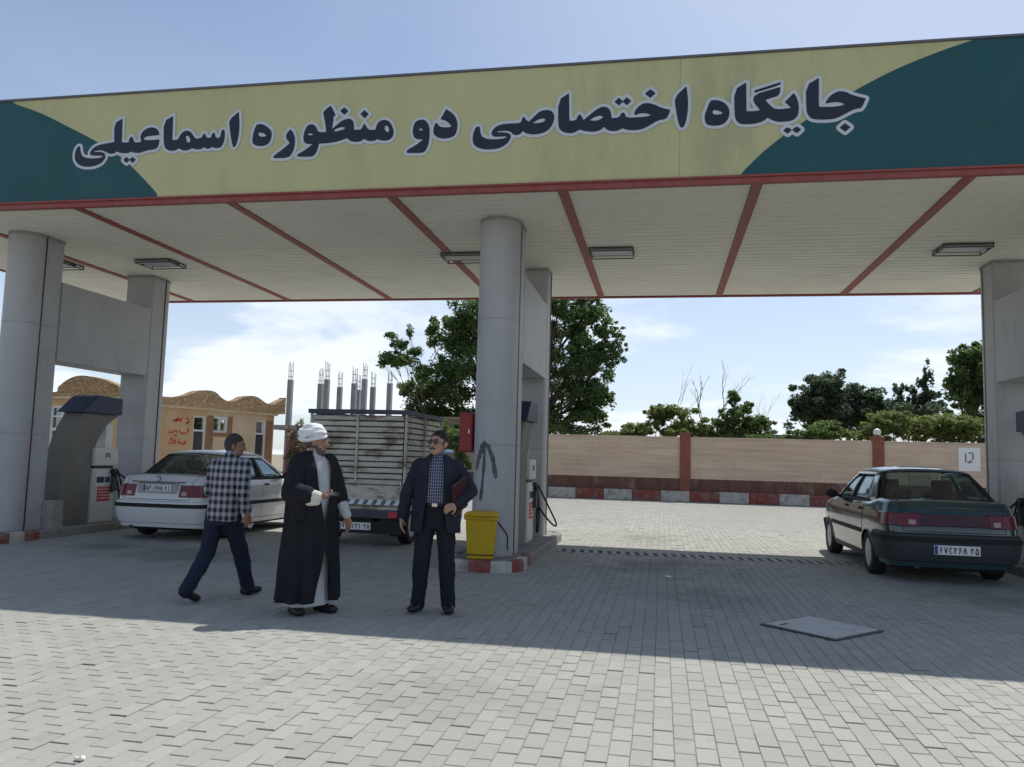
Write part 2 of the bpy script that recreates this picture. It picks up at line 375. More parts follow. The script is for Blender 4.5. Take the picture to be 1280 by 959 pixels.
o = link('pavers', me, m_paver, paving); o['kind'] = 'stuff'
pvar = []
for k in range(10):
    V, F, T = paver_arrays(np.zeros(1), np.zeros(1), np.zeros(1), rng.normal(0, .006, 1), rng.normal(0, .005, 1), hw, hl, .0034, .0042, np.array([(k+.5)/10]))
    me = np_mesh('paver', V, F, T); me.materials.append(m_paver); pvar.append(me)
for i in order:
    o = bpy.data.objects.new('paver', pvar[int(alltone[i]*9.99)]); col.objects.link(o); o.parent = paving; o.location = (float(pxc[i]), float(pyc[i]), float(allz[i]))

# manhole cover plate
mh = thing('manhole_cover', 'square steel chamber cover set in the shaded paving before the dark sedan', 'manhole cover', (MHC.x, MHC.y, 0), R(47))
m_mh = mat('worn_steel_plate', (.50, .495, .47), .7, .15, 3, .2, 90, metal=.0, dirt=(.20, .18, .15), dirt_amt=.5, dirt_scale=2.5)
obj('frame', MB().bx(-.39, .39, -.39, -.362, -.03, .016).bx(-.39, .39, .362, .39, -.03, .016).bx(-.39, -.362, -.362, .362, -.03, .0155).bx(.362, .39, -.362, .362, -.03, .0155), m_darkmetal, mh)
obj('plate', MB().bx(-.357, .357, -.357, .357, -.02, .022), m_mh, mh, bevel=.004)
obj('lifting_slot', MB().bx(-.30, -.18, .22, .25, .02, .0235), m_black, mh)

# drain channel
dr = thing('drain_channel', 'drain channel with a row of cast slots crossing the paving beside the middle pump island', 'drain', (-1.70, 13.5, 0))
dr.scale = (1, 1.3, 1)
obj('channel', MB().bx(0, 6.6, -.17, .17, -.0200, -.0045), m_black, dr)  # flat black strip; the shade of the hollow is put into its colour
m_grate = mat('cast_grate', (.36, .355, .33), .8, .2, 8, .3, 60)
obj('frame', MB().bx(0, 6.6, -.19, -.165, -.05, .006).bx(0, 6.6, .165, .19, -.05, .006), m_grate, dr)
bar = MB().prism([(0, -.165), (.075, -.165), (.025, .165), (-.05, .165)], 'z', -.004, .006).mesh('bar'); bar.materials.append(m_grate)
for k in range(44): link('bar', bar, None, dr, loc=(.03+k*.15, 0, 0))

# ------------------------------------------------------------------ canopy roof
CK = 3.5/3.6      # canopy scale found from the column heads
YF, YB, XL, XR = 10.26*CK, 17.36*CK, -13.45*CK, 8.85*CK
ZC, ZF0, ZT = 5.0, 1.5+3.69*CK, 1.5+5.3*CK
HR = 5.20
canopy = thing('station_canopy', 'wide flat fuel station canopy with olive and green fascia, red trim and slatted ceiling', 'canopy', (-2.3, 13.8, 0))
_T = Matrix.Translation((2.3, -13.8, 0))
def cpart(name, mb, m, **k):
    o = obj(name, mb, m, **k); o.parent = canopy; o.matrix_parent_inverse = _T; return o
m_olive = mat('olive_fascia_sheet', (.52, .505, .265), .55, .05, 1.2, dirt=(.33, .32, .19), dirt_amt=.45, dirt_scale=.9, stretch=(1, 1, .3))
m_green = mat('green_fascia_sheet', (.013, .082, .092), .5, .12, 1.0, dirt=(.03, .10, .10), dirt_amt=.5, dirt_scale=1.3)
m_cap = mat('grey_flashing', (.13, .13, .15), .5, .1, 3)
m_ceil = mat('ceiling_slat', (.78, .755, .67), .6, .05, .8, coords='World', dirt=(.6, .56, .47), dirt_amt=.4, dirt_scale=.7)
m_void = mat('ceiling_void', (.20, .18, .15), .9, .1)
seams = [XL, -10.4, .2*CK, XR]
for a, b in zip(seams[:-1], seams[1:]):
    cpart('fascia_panel', MB().bx(a+.0015, b-.0015, YF, YF+.05, ZF0, ZT).bx(a-.05, a+.05, YF+.052, YF+.06, ZF0, ZT-.01), m_olive)  # second box: unseen strip added behind the seam to stop sun leaking through
cpart('back_fascia', MB().bx(XL, XR, YB-.05, YB, ZF0+.02, ZT-.1), m_olive)
cpart('side_fascia', MB().bx(XL, XL+.05, YF+.05, YB-.05, ZF0+.02, ZT-.02), m_green)
cpart('side_fascia', MB().bx(XR-.05, XR, YF+.05, YB-.05, ZF0+.02, ZT-.02), m_green)
cpart('roof_sheet', MB().bx(XL+.06, XR-.06, YF+.06, YB-.06, 5.22, 5.27), m_cap)
cpart('flashing', MB().bx(XL-.02, XR+.02, YF-.025, YF+.09, ZT+.002, ZT+.03), m_cap)
# green corner fields
gl = [(15.5, 129.3), (51.6, 142), (92.8, 162.5), (123.8, 179), (154.7, 199.7), (178, 222), (197.5, 243.5)]
gr = [(1217, 50), (1176, 64), (1127, 83.6), (1083, 105.5), (1039, 131), (995.5, 158.5), (957, 187.5), (925.5, 218)]
def onf(p): q = ony(p[0], p[1], YF); return (q.x, min(max(q.z, ZF0+.002), ZT-.002))
def densify(ps, n=5):
    out = []
    for i in range(len(ps)-1):
        p0 = ps[max(i-1, 0)]; p1 = ps[i]; p2 = ps[i+1]; p3 = ps[min(i+2, len(ps)-1)]
        for k in range(n):
            t = k/n
            out.append(tuple(.5*((2*p1[c])+(-p0[c]+p2[c])*t+(2*p0[c]-5*p1[c]+4*p2[c]-p3[c])*t*t+(-p0[c]+3*p1[c]-3*p2[c]+p3[c])*t**3) for c in (0, 1)))
    out.append(ps[-1]); return out
L = densify([onf(p) for p in gl]); L[0] = (L[0][0], ZT-.002); L[-1] = (L[-1][0], ZF0+.002)
cpart('green_field', MB().prism([(XL+.002, ZF0+.002), (XL+.002, ZT-.002)]+L, 'y', YF-.004, YF-.0005), m_green)
L = densify([onf(p) for p in gr]); L[0] = (L[0][0], ZT-.002); L[-1] = (L[-1][0], ZF0+.002)
cpart('green_field', MB().prism([(XR-.002, ZF0+.002), (XR-.002, ZT-.002)]+L, 'y', YF-.004, YF-.0005), m_green)
# red trim
cpart('red_edge_beam', MB().bx(XL, XR, YF-.02, YF+.06, ZC-.02, ZC+.035).bx(XL, XR, YF-.005, YF+.05, ZC+.036, ZF0-.002).bx(XL, XR, YF-.03, YF+.02, ZF0-.03, ZF0-.004), m_redtrim)
cpart('red_edge_beam', MB().bx(XL, XR, YB-.05, YB+.03, ZC-.03, ZF0+.015), m_redtrim)
cpart('red_edge_beam', MB().bx(XL-.02, XL+.05, YF+.06, YB-.05, ZC-.02, ZF0+.015), m_redtrim)
cpart('red_edge_beam', MB().bx(XR-.05, XR+.02, YF+.06, YB-.05, ZC-.02, ZF0+.015), m_redtrim)
strips = [q*CK for q in (-11.18, -8.70, -6.18, -3.735, -1.33, 1.18, 3.69, 6.20)]
for x in strips: cpart('red_divider', MB().bx(x-.065, x+.065, YF+.07, YB-.06, ZC-.018, ZC+.03), m_redtrim)
cpart('ceiling_backing', MB().bx(XL+.06, XR-.06, YF+.062, YB-.055, ZC+.055, ZC+.07), m_void)
edges = [XL+.05]+strips+[XR-.05]
NS = 33; sp = (YB-.06-YF-.07)/NS
for a, b in zip(edges[:-1], edges[1:]):
    x0 = a+(.067 if a in strips else 0); x1 = b-(.067 if b in strips else 0)
    pr = [(0, .02), (.004, .004), (.014, 0), (sp-.030, 0), (sp-.020, .004), (sp-.016, .02), (sp-.016, .024), (0, .024)]
    sm = MB().prism(pr, 'x', x0, x1).mesh('ceiling_slat'); sm.materials.append(m_ceil)
    for k in range(NS):
        o = link('ceiling_slat', sm, None); o.location = (0, YF+.075+k*sp, ZC+random.uniform(-.0015, .0015)); o.parent = canopy; o.matrix_parent_inverse = _T

# ------------------------------------------------------------------ inscription, traced letter by letter
PAN = {'A': (80, 130, 10.66), 'B': (190, 130, 10.66), 'C': (310, 125, 10.66), 'D': (420, 120, 7.994), 'E': (580, 110, 7.994), 'F': (730, 100, 7.994), 'G': (870, 90, 10.66), 'H': (970, 85, 10.66)}
def T(*segs):
    out = []
    for s in segs:
        ox, oy, sc = PAN[s[0]]; n = [float(q) for q in s[1:].replace(',', ' ').split()]
        out += [(ox+n[i]/sc, oy+n[i+1]/sc) for i in range(0, len(n), 2)]
    return out
GLY = [
 (T('A785,205 680,265 680,515 560,535 450,560 385,605 352,665 370,690 440,692 515,690 525,705 505,722 400,735 300,728 245,700 225,640 222,578 205,568 175,600 152,680 160,760 205,815 290,840 400,835 490,800 545,745 560,690 540,660 490,645 420,648 400,640 430,625 520,620 580,650 620,668 680,660 710,632 750,655 820,660 870,655 900,635 940,655 1020,655 1110,620 1230,605 1265,560 1277,480 1180,490 1080,490 1065,465 1100,435 1200,425 1277,415 1265,360 1220,325 1160,318 1090,345 1040,400 1025,455 1040,490 1030,520 935,520 925,460 905,440 880,470 870,520 775,520'), []),
 (T('A840,712 880,750 840,788 800,750'), []), (T('A920,712 962,750 920,788 880,750'), []),
 (T('B285,170 168,240 165,520 180,590 230,625 300,628 340,610 365,590 400,615 450,625 510,610 540,585 570,605 630,608 670,600 700,575 730,600 780,595 810,570 840,590 890,592 935,570 965,500 975,420 970,355 955,345 925,385 925,430 900,465 855,460 840,400 828,390 805,410 795,455 730,460 715,410 705,402 685,415 675,455 620,470 575,465 545,410 510,370 460,362 410,385 375,440 350,485 275,490'), [T('B455,430 490,425 520,470 518,515 490,525 462,500')]),
 (T('B1160,115 1035,220 1045,330 1065,480 1085,575 1105,580 1130,540 1160,420 1170,280'), []),
 (T('C130,330 200,330 270,370 315,420 320,480 300,560 250,605 170,622 95,605 65,570 70,500 85,430 110,360'), [T('C140,440 200,440 250,470 250,490 200,500 150,490')]),
 (T('C565,400 500,490 565,580 500,640 345,755 345,778 545,775 600,700 630,600 625,490 600,430'), []),
 (T('C800,345 860,328 910,360 940,440 1050,435 1040,330 1020,230 1005,165 1105,85 1135,130 1170,215 1145,215 1135,310 1120,400 1190,340', 'D60,255 110,235 150,235 175,260 182,310 180,345 235,345 265,330 275,295 290,285 310,320 330,345 400,345 405,310 430,262 480,243 530,255 560,300 578,350 572,405 540,440 490,450 440,445 415,430 390,450 340,455 300,440 280,430 250,458 190,462 140,450 115,420 60,445 0,462', 'C1050,580 945,585 935,640 910,710 875,750 830,760 665,760 662,735 760,680 860,605 870,590 790,590 750,560 745,500 760,420'),
  [T('C800,455 840,445 875,462 865,478 805,478'), T('C1140,425', 'D0,330 60,312 97,318 92,338 40,352 0,362'), T('D490,300 520,298 538,335 530,368 505,365 485,335')]),
 (T('D85,120 125,155 88,190 47,155'), []), (T('D288,148 328,185 290,225 248,185'), []),
 (T('D800,260 860,238 910,260 935,320 935,400 925,490 890,560 850,572 715,572 712,545 800,500 880,435 810,435 780,410 770,360 780,300'), [T('D825,335 850,325 880,340 870,350 830,350')]),
 (T('D1105,138 1050,235 1110,255 1155,295 1150,318 1080,322 1030,310 1015,278 1000,275 980,320 978,380 1010,415 1080,430 1150,420 1195,390 1215,320 1210,250 1180,190'), []),
 (T('E820,225 760,240 710,285 650,345 615,320 600,292 585,310 575,345 555,358 460,362 370,370 310,400 275,450 290,488 360,490 425,485 430,498 410,510 330,520 240,518 185,498 165,460 160,400 148,388 120,400 92,470 92,550 120,590 180,612 260,618 350,606 420,570 460,520 470,480 450,458 400,450 330,450 320,440 360,432 440,430 475,445 495,470 530,475 565,462 590,430 615,455 680,468 760,462 830,435 880,380 903,310 895,260 870,232'), [T('E680,358 740,318 800,303 820,325 800,345 740,360')]),
 (T('E1048,60 945,130 945,380 965,425 1010,450 1080,455 1120,440 1155,415', 'F-10,510 60,520 120,518 170,500 205,470 230,500 280,515 340,510 385,482 420,500 500,505 580,495 650,460 740,405 815,395 840,360 860,305 770,285 690,245 610,235 560,260 520,300 500,345 515,355 560,335 620,335 670,352 650,370 550,380 420,385 405,340 390,330 370,345 355,380 275,390 268,330 245,285 200,272 150,285 90,330 30,378', 'E1195,330 1175,290 1158,270 1140,285 1122,330 1052,335'), [T('F50,410 100,375 150,358 195,365 185,390 150,408 100,415')]),
 (T('F350,185 388,220 350,258 308,222'), []), (T('F428,180 470,215 430,255 388,220'), []), (T('F665,100 712,138 662,182 612,140'), []),
 (T('F1022,72 905,180 920,300 945,430 965,478 990,478 1015,430 1035,320 1038,200'), []),
 (T('G200,385 290,385 370,415 425,470 445,540 430,620 380,690 300,718 200,720 140,700 118,640 120,570 150,500 175,430'), [T('G215,520 250,508 320,525 360,550 340,572 270,578 220,570')]),
 (T('G665,150 512,245 515,560 530,640 570,685 620,700 740,698 840,680 910,650 950,610 1000,640 1080,668 1160,668', 'H180,712 240,690 285,640 300,560 295,480 270,400 235,345 120,460 210,540 100,555 30,560', 'G1040,500 980,450 915,380 1000,350 1110,315 1120,210 1000,245 780,310 760,400 855,510 840,525 740,535 668,530'), []),
 (T('G1125,145 780,255 785,280 1120,178'), []),
 (T('H150,795 205,830 155,880 98,838'), []), (T('H275,785 330,825 278,872 215,830'), []),
 (T('H565,145 400,240 405,560 420,620 460,670 520,690 680,692 800,675 900,625 1010,565 1080,545 1135,540 1190,415 1100,395 1000,365 920,325 840,318 780,340 710,390 660,465 670,478 740,462 830,455 890,475 920,490 890,505 800,525 640,530 565,525'), []),
 (T('H915,745 985,795 920,852 850,800'), []),
]
def rnd(poly):      # soften obtuse corners, keep the sharp nib tips
    P = np.array(poly); out = []
    for i in range(len(P)):
        a, b, c = P[i-1], P[i], P[(i+1) % len(P)]
        u, w = a-b, c-b; cs = u @ w/(np.linalg.norm(u)*np.linalg.norm(w)+1e-9)
        if cs < -.2: out += [b+u*.25, b+w*.25]
        else: out.append(b)
    return np.array(out)
def toplane(poly): return rnd([(lambda q: (q.x, q.z))(ony(u, v, YF)) for u, v in poly])
def sdist(PX, PZ, poly):
    d = np.full(PX.shape, 1e9); ins = np.zeros(PX.shape, bool); n = len(poly)
    for i in range(n):
        ax, az = poly[i]; bx_, bz = poly[(i+1) % n]; ex, ez = bx_-ax, bz-az
        t = np.clip(((PX-ax)*ex+(PZ-az)*ez)/(ex*ex+ez*ez+1e-12), 0, 1)
        d = np.minimum(d, np.hypot(PX-ax-t*ex, PZ-az-t*ez))
        cnd = (az > PZ) != (bz > PZ)
        with np.errstate(divide='ignore', invalid='ignore'): xx = ax+(PZ-az)*ex/np.where(ez == 0, 1e-12, ez)
        ins ^= cnd & (PX < xx)
    return np.where(ins, -d, d)
def field_mesh(xs, zs, S, yf, depth):
    mb = MB(); nxx, nzz = S.shape; neg = S < 0
    for j in range(nzz-1):
        full = neg[:-1, j] & neg[1:, j] & neg[:-1, j+1] & neg[1:, j+1]; anyc = neg[:-1, j] | neg[1:, j] | neg[:-1, j+1] | neg[1:, j+1]
        i = 0
        while i < nxx-1:
            if full[i]:
                k = i
                while k < nxx-1 and full[k]: k += 1
                mb.add([(xs[i], yf, zs[j]), (xs[k], yf, zs[j]), (xs[k], yf, zs[j+1]), (xs[i], yf, zs[j+1])], [(0, 1, 2, 3)]); i = k; continue
            if anyc[i]:
                cs = [(xs[i], zs[j], S[i, j]), (xs[i+1], zs[j], S[i+1, j]), (xs[i+1], zs[j+1], S[i+1, j+1]), (xs[i], zs[j+1], S[i, j+1])]
                pg = []; cut = []
                for q in range(4):
                    a, b = cs[q], cs[(q+1) % 4]
                    if a[2] < 0: pg.append((a[0], a[1]))
                    if (a[2] < 0) != (b[2] < 0):
                        t = a[2]/(a[2]-b[2]); p = (a[0]+(b[0]-a[0])*t, a[1]+(b[1]-a[1])*t); pg.append(p); cut.append(p)
                if len(pg) > 2: mb.add([(x, yf, z) for x, z in pg], [tuple(range(len(pg)))])
                if len(cut) == 2:
                    (x0, z0), (x1, z1) = cut
                    mb.add([(x0, yf, z0), (x1, yf, z1), (x1, yf+depth, z1), (x0, yf+depth, z0)], [(0, 1, 2, 3)])
            i += 1
    return mb
m_letter = mat('lettering_navy', (.018, .023, .042), .5, .08, 3)
m_letter_edge = mat('lettering_edge_pale', (.56, .60, .64), .5, .05, 3)
CELL = .009; polys = [(toplane(a), [toplane(h) for h in hs]) for a, hs in GLY]
gx0 = min(p[0][:, 0].min() for p in polys)-.1; gx1 = max(p[0][:, 0].max() for p in polys)+.1
gz0 = min(p[0][:, 1].min() for p in polys)-.1; gz1 = max(p[0][:, 1].max() for p in polys)+.1
GXs = np.arange(gx0, gx1, CELL); GZs = np.arange(gz0, gz1, CELL); SU = np.full((len(GXs), len(GZs)), 9.)
for outer, holes in polys:
    i0 = max(int((outer[:, 0].min()-.08-gx0)/CELL), 0); i1 = int((outer[:, 0].max()+.08-gx0)/CELL)+1
    j0 = max(int((outer[:, 1].min()-.08-gz0)/CELL), 0); j1 = int((outer[:, 1].max()+.08-gz0)/CELL)+1
    xs, zs = GXs[i0:i1], GZs[j0:j1]; PX, PZ = np.meshgrid(xs, zs, indexing='ij')
    S = sdist(PX, PZ, outer); SU[i0:i1, j0:j1] = np.minimum(SU[i0:i1, j0:j1], S-.044)
    for h in holes: S = np.maximum(S, -sdist(PX, PZ, h))
    cpart('letter', field_mesh(xs, zs, S-.003, YF-.0145, .004), m_letter)
cpart('letter_outline', field_mesh(GXs, GZs, SU, YF-.010, .005), m_letter_edge)

# ------------------------------------------------------------------ ceiling lights (unlit)
m_lampglass = mat('frosted_lamp_glass', (.42, .44, .46), .3, .06, 6, dirt=(.4, .37, .3), dirt_amt=.4, dirt_scale=6)
def lamp(x, y, rz, label):
    t = thing('ceiling_light', label, 'ceiling light', (x, y, ZC-.004), rz, 'unlit flood lights under the canopy')
    m_tray = mat('lamp_tray_pale', (.62, .62, .58), .5, .08, 5)
    obj('top_plate', MB().bx(-.34, .34, -.25, .25, -.012, 0), m_tray, t)
    fr = MB()
    for z in (-.062, -.010): fr.bx(-.36, .36, -.27, -.252, z-.007, z+.007).bx(-.36, .36, .252, .27, z-.007, z+.007).bx(-.36, -.342, -.252, .252, z-.0068, z+.0068).bx(.342, .36, -.252, .252, z-.0068, z+.0068)
    for sx in (-1, 1):
        for sy in (-1, 1): fr.bx(sx*.351-.008, sx*.351+.008, sy*.261-.008, sy*.261+.008, -.056, -.016)
    obj('frame', fr, m_darkmetal, t)
    obj('glass_cover', MB().bx(-.32, .32, -.22, .10, -.048, -.022), m_lampglass, t)
    for s in (-1, 1): obj('latch', MB().bx(s*.367-.006, s*.367+.006, -.04, .04, -.06, -.02), m_darkmetal, t, bevel=.004)
LL = 'flat metal framed ceiling light '
lamp(-11.42, 13.17, 0, LL+'over the far side of the portal beside the white sedan')
lamp(-9.27, 13.23, 0, LL+'just above the white sedan and its portal')
lamp(-3.40, 13.23, 0, LL+'beside the column with the sprayed arrow, on the pickup side')
lamp(-.84, 13.12, 0, LL+'over the empty lane next to the arrow column')
lamp(4.62, 13.35, 0, LL+'above the parked dark sedan')
# ------------------------------------------------------------------ pump islands, portals, dispensers
YC = 13.01; YL = 12.755
def rounded_rect(x0, x1, y0, y1, r, n=6):
    pts = []
    for cx, cy, a0 in ((x1-r, y0+r, -90), (x1-r, y1-r, 0), (x0+r, y1-r, 90), (x0+r, y0+r, 180)):
        for k in range(n+1):
            a = R(a0+90*k/n); pts.append((cx+r*math.cos(a), cy+r*math.sin(a)))
    return pts
def along(poly, step):
    P = [Vector(p) for p in poly]+[Vector(poly[0])]; seg = [(P[i+1]-P[i]).length for i in range(len(P)-1)]; tot = sum(seg)
    n = max(2, int(round(tot/step))); n += n % 2
    cuts = [tot*k/n for k in range(n+1)]; acc = [0]
    for s_ in seg: acc.append(acc[-1]+s_)
    def at(t):
        t = min(max(t, 0), tot-1e-6)
        for i in range(len(seg)):
            if acc[i+1] >= t: return P[i].lerp(P[i+1], (t-acc[i])/max(seg[i], 1e-9))
    out = []
    for a, b in zip(cuts[:-1], cuts[1:]):
        ts = [a+.003]+[q for q in acc if a+.012 < q < b-.012]+[b-.003]; out.append([at(t) for t in ts])
    return out
def island(cx, label):
    t = thing('pump_island', label, 'pump island', (cx, YC, 0), 0, 'raised pump islands under the canopy')
    ring = rounded_rect(-IHW, IHW, IY0-YC, IY1-YC, .38)
    inner = rounded_rect(-IHW+.12, IHW-.12, IY0-YC+.12, IY1-YC-.12, .26)
    obj('slab', MB().prism(inner, 'z', -.04, .138), m_islandtop, t)
    for k, pts in enumerate(along(ring, .30)):
        ctr = Vector((0, 0))
        inn = []
        for i, p in enumerate(pts):
            tg = (pts[min(i+1, len(pts)-1)]-pts[max(i-1, 0)]).normalized(); nrm = Vector((-tg.y, tg.x)); inn.append(p+nrm*.118)
        zz = .15+random.uniform(-.006, .004)
        n = len(pts); lo = [(p.x, p.y, -.04) for p in pts]; mid = [(p.x, p.y, zz-.03) for p in pts]
        tp = [(p.x+(q.x-p.x)*.15, p.y+(q.y-p.y)*.15, zz) for p, q in zip(pts, inn)]; ti = [(q.x, q.y, zz) for q in inn]; li = [(q.x, q.y, -.04) for q in inn]
        mb = MB(); rows = [lo, mid, tp, ti, li]; vs = [v for r_ in rows for v in r_]; fs = []
        for a in range(4):
            for i in range(n-1): fs.append((a*n+i, a*n+i+1, (a+1)*n+i+1, (a+1)*n+i))
        fs.append(tuple(a*n for a in range(5))); fs.append(tuple(a*n+n-1 for a in range(4, -1, -1)))
        mb.add(vs, fs); ym = sum(p.y for p in pts)/len(pts)+YC; obj('kerb_stone', mb, (m_kred if k % 2 else m_kwhite) if (ym < IY0+.55 or (ym < IY0+1.6 and k % 3 == 0)) else m_kgrey, t)
    return t
island(ISL[0], 'kerbed pump island beside the white sedan')
island(ISL[1], 'kerbed pump island with red and white stones under the yellow bin')
island(ISL[2], 'kerbed pump island beside the parked dark sedan')

m_cond_red = mat('conduit_maroon', (.10, .035, .035), .6, .2, 6)
m_cond_grey = mat('conduit_grey', (.20, .20, .20), .6, .2, 6)
def portal(cx, label, conduit_m):
    t = thing('canopy_support', label, 'column', (cx, YC, .138), 0, 'concrete portal supports of the canopy')
    z1 = ZC-.139
    def colm(sgn):
        c0 = (10.78+.3-YL); pts = []
        for k in range(21):
            a = PI+PI*k/20; pts.append((.3*math.cos(a), c0+.3*math.sin(a)))
        pts += [(.3, 11.50-YL), (.27, 11.55-YL), (-.27, 11.55-YL), (-.3, 11.50-YL)]
        if sgn < 0: pts = [(x, -y) for x, y in pts][::-1]
        return pts
    for sgn in (1, -1):
        o = obj('column', MB().prism(colm(sgn), 'z', 0, z1), m_concrete, t); smooth_by_angle(o, 30)
    obj('wall_panel', MB().bx(-.297, .297, 11.551-YL, 13.959-YL, 2.82, 4.16), m_concrete, t)
    m_ring = mat('plaster_collar', (.30, .295, .28), .85, .2, 6, .4, 40)
    for sgn in (1, -1):
        for sx in (-1, 1):
            y = sgn*(11.12-YL); obj('conduit', MB().tube([(sx*.306, y, 0), (sx*.308, y, 1.6), (sx*.304, y, 3.2), (sx*.307, y, z1)], .011, 6), conduit_m, t, smooth=True)
    for zs in (1.55, 3.36):      # sheet joints of the cladding
        for sgn in (1, -1):
            pr = [(x*1.004, (y-sgn*(11.17-YL))*1.004+sgn*(11.17-YL)) for x, y in colm(sgn)]
            o = obj('cladding_joint', MB().prism(pr, 'z', zs, zs+.007), m_cond_grey, t); smooth_by_angle(o, 30)
    # plaster patch collar under the ceiling
    for sgn in (1, -1):
        pr = [(x*1.035, (y-sgn*(11.17-YL))*1.035+sgn*(11.17-YL)) for x, y in colm(sgn)]
        o = obj('collar', MB().prism(pr, 'z', z1-.05, z1), m_ring, t); smooth_by_angle(o, 30)
    return t
portal(ISL[0], 'grey concrete portal standing beside the white sedan, with maroon conduit', m_cond_red)
pc = portal(ISL[1], 'grey concrete portal with a black arrow sprayed on its round column', m_cond_grey)
portal(ISL[2], 'grey concrete portal standing beside the parked dark sedan', m_cond_grey)
# sprayed arrow, wrapped on the round column (local coordinates of the portal)
m_spray = mat('black_spray_paint', (.11, .115, .12), .8, .5, 14)
def wrap(a, z, r=.3015): return (r*math.sin(a), (11.08-YL)-r*math.cos(a), z-.138)
def spray(pts, w):
    mb = MB(); n = 26; P = [Vector((a*.3, z)) for a, z in pts]
    # resample
    seg = [(P[i+1]-P[i]).length for i in range(len(P)-1)]; tot = sum(seg); rows = []
    for k in range(n+1):
        s_ = tot*k/n; i = 0
        while i < len(seg)-1 and s_ > seg[i]: s_ -= seg[i]; i += 1
        p = P[i].lerp(P[i+1], min(s_/seg[i], 1)); d_ = (P[i+1]-P[i]).normalized(); nr = Vector((-d_.y, d_.x))
        ww = w*(.75+.45*noise.noise(Vector((k*.35, w*50, 0))))*(1 if k not in (0, n) else .45)
        rows.append([wrap((p.x+nr.x*ww*q)/.3, p.y+nr.y*ww*q) for q in (-1, -.5, 0, .5, 1)])
    vs = [q for r_ in rows for q in r_]; fs = [(i*5+j, i*5+j+1, (i+1)*5+j+1, (i+1)*5+j) for i in range(n) for j in range(4)]
    return mb.add(vs, fs)
ar = obj('sprayed_arrow', spray([(-.33, 1.74), (-.30, 1.45), (-.36, 1.15), (-.45, .90)], .034), m_spray, pc)
obj('stroke', spray([(-.36, 1.72), (-.10, 1.66), (.12, 1.5), (.30, 1.22)], .040).add(spray([(-.35, 1.71), (-.55, 1.55), (-.78, 1.34)], .032).v, []), m_spray, ar)
obj('stroke', spray([(-.36, 1.71), (-.55, 1.57), (-.80, 1.33)], .046), m_spray, ar)
# notice strip round the column
m_paper = mat('notice_paper', (.42, .42, .41), .8, .08, 20)
mb = MB(); mb.grid(lambda u, v: wrap(lerp(-.95, .95, u), lerp(2.30, 2.415, v), .304), 16, 2)
ns = obj('notice_strip', mb, m_paper, pc)
for zz in (2.235, 2.20):
    mb = MB(); mb.grid(lambda u, v: wrap(lerp(-1.5, 1.5, u), zz+lerp(0, .018, v), .3035), 16, 1); obj('tape_band', mb, m_paper, pc)
mb = MB(); mb.tube([wrap(.45, .62, .31), wrap(.62, .55, .315), wrap(.85, .47, .315), wrap(.98, .40, .315), wrap(.97, .22, .315)], .008, 6); obj('loose_cable', mb, m_black, pc)

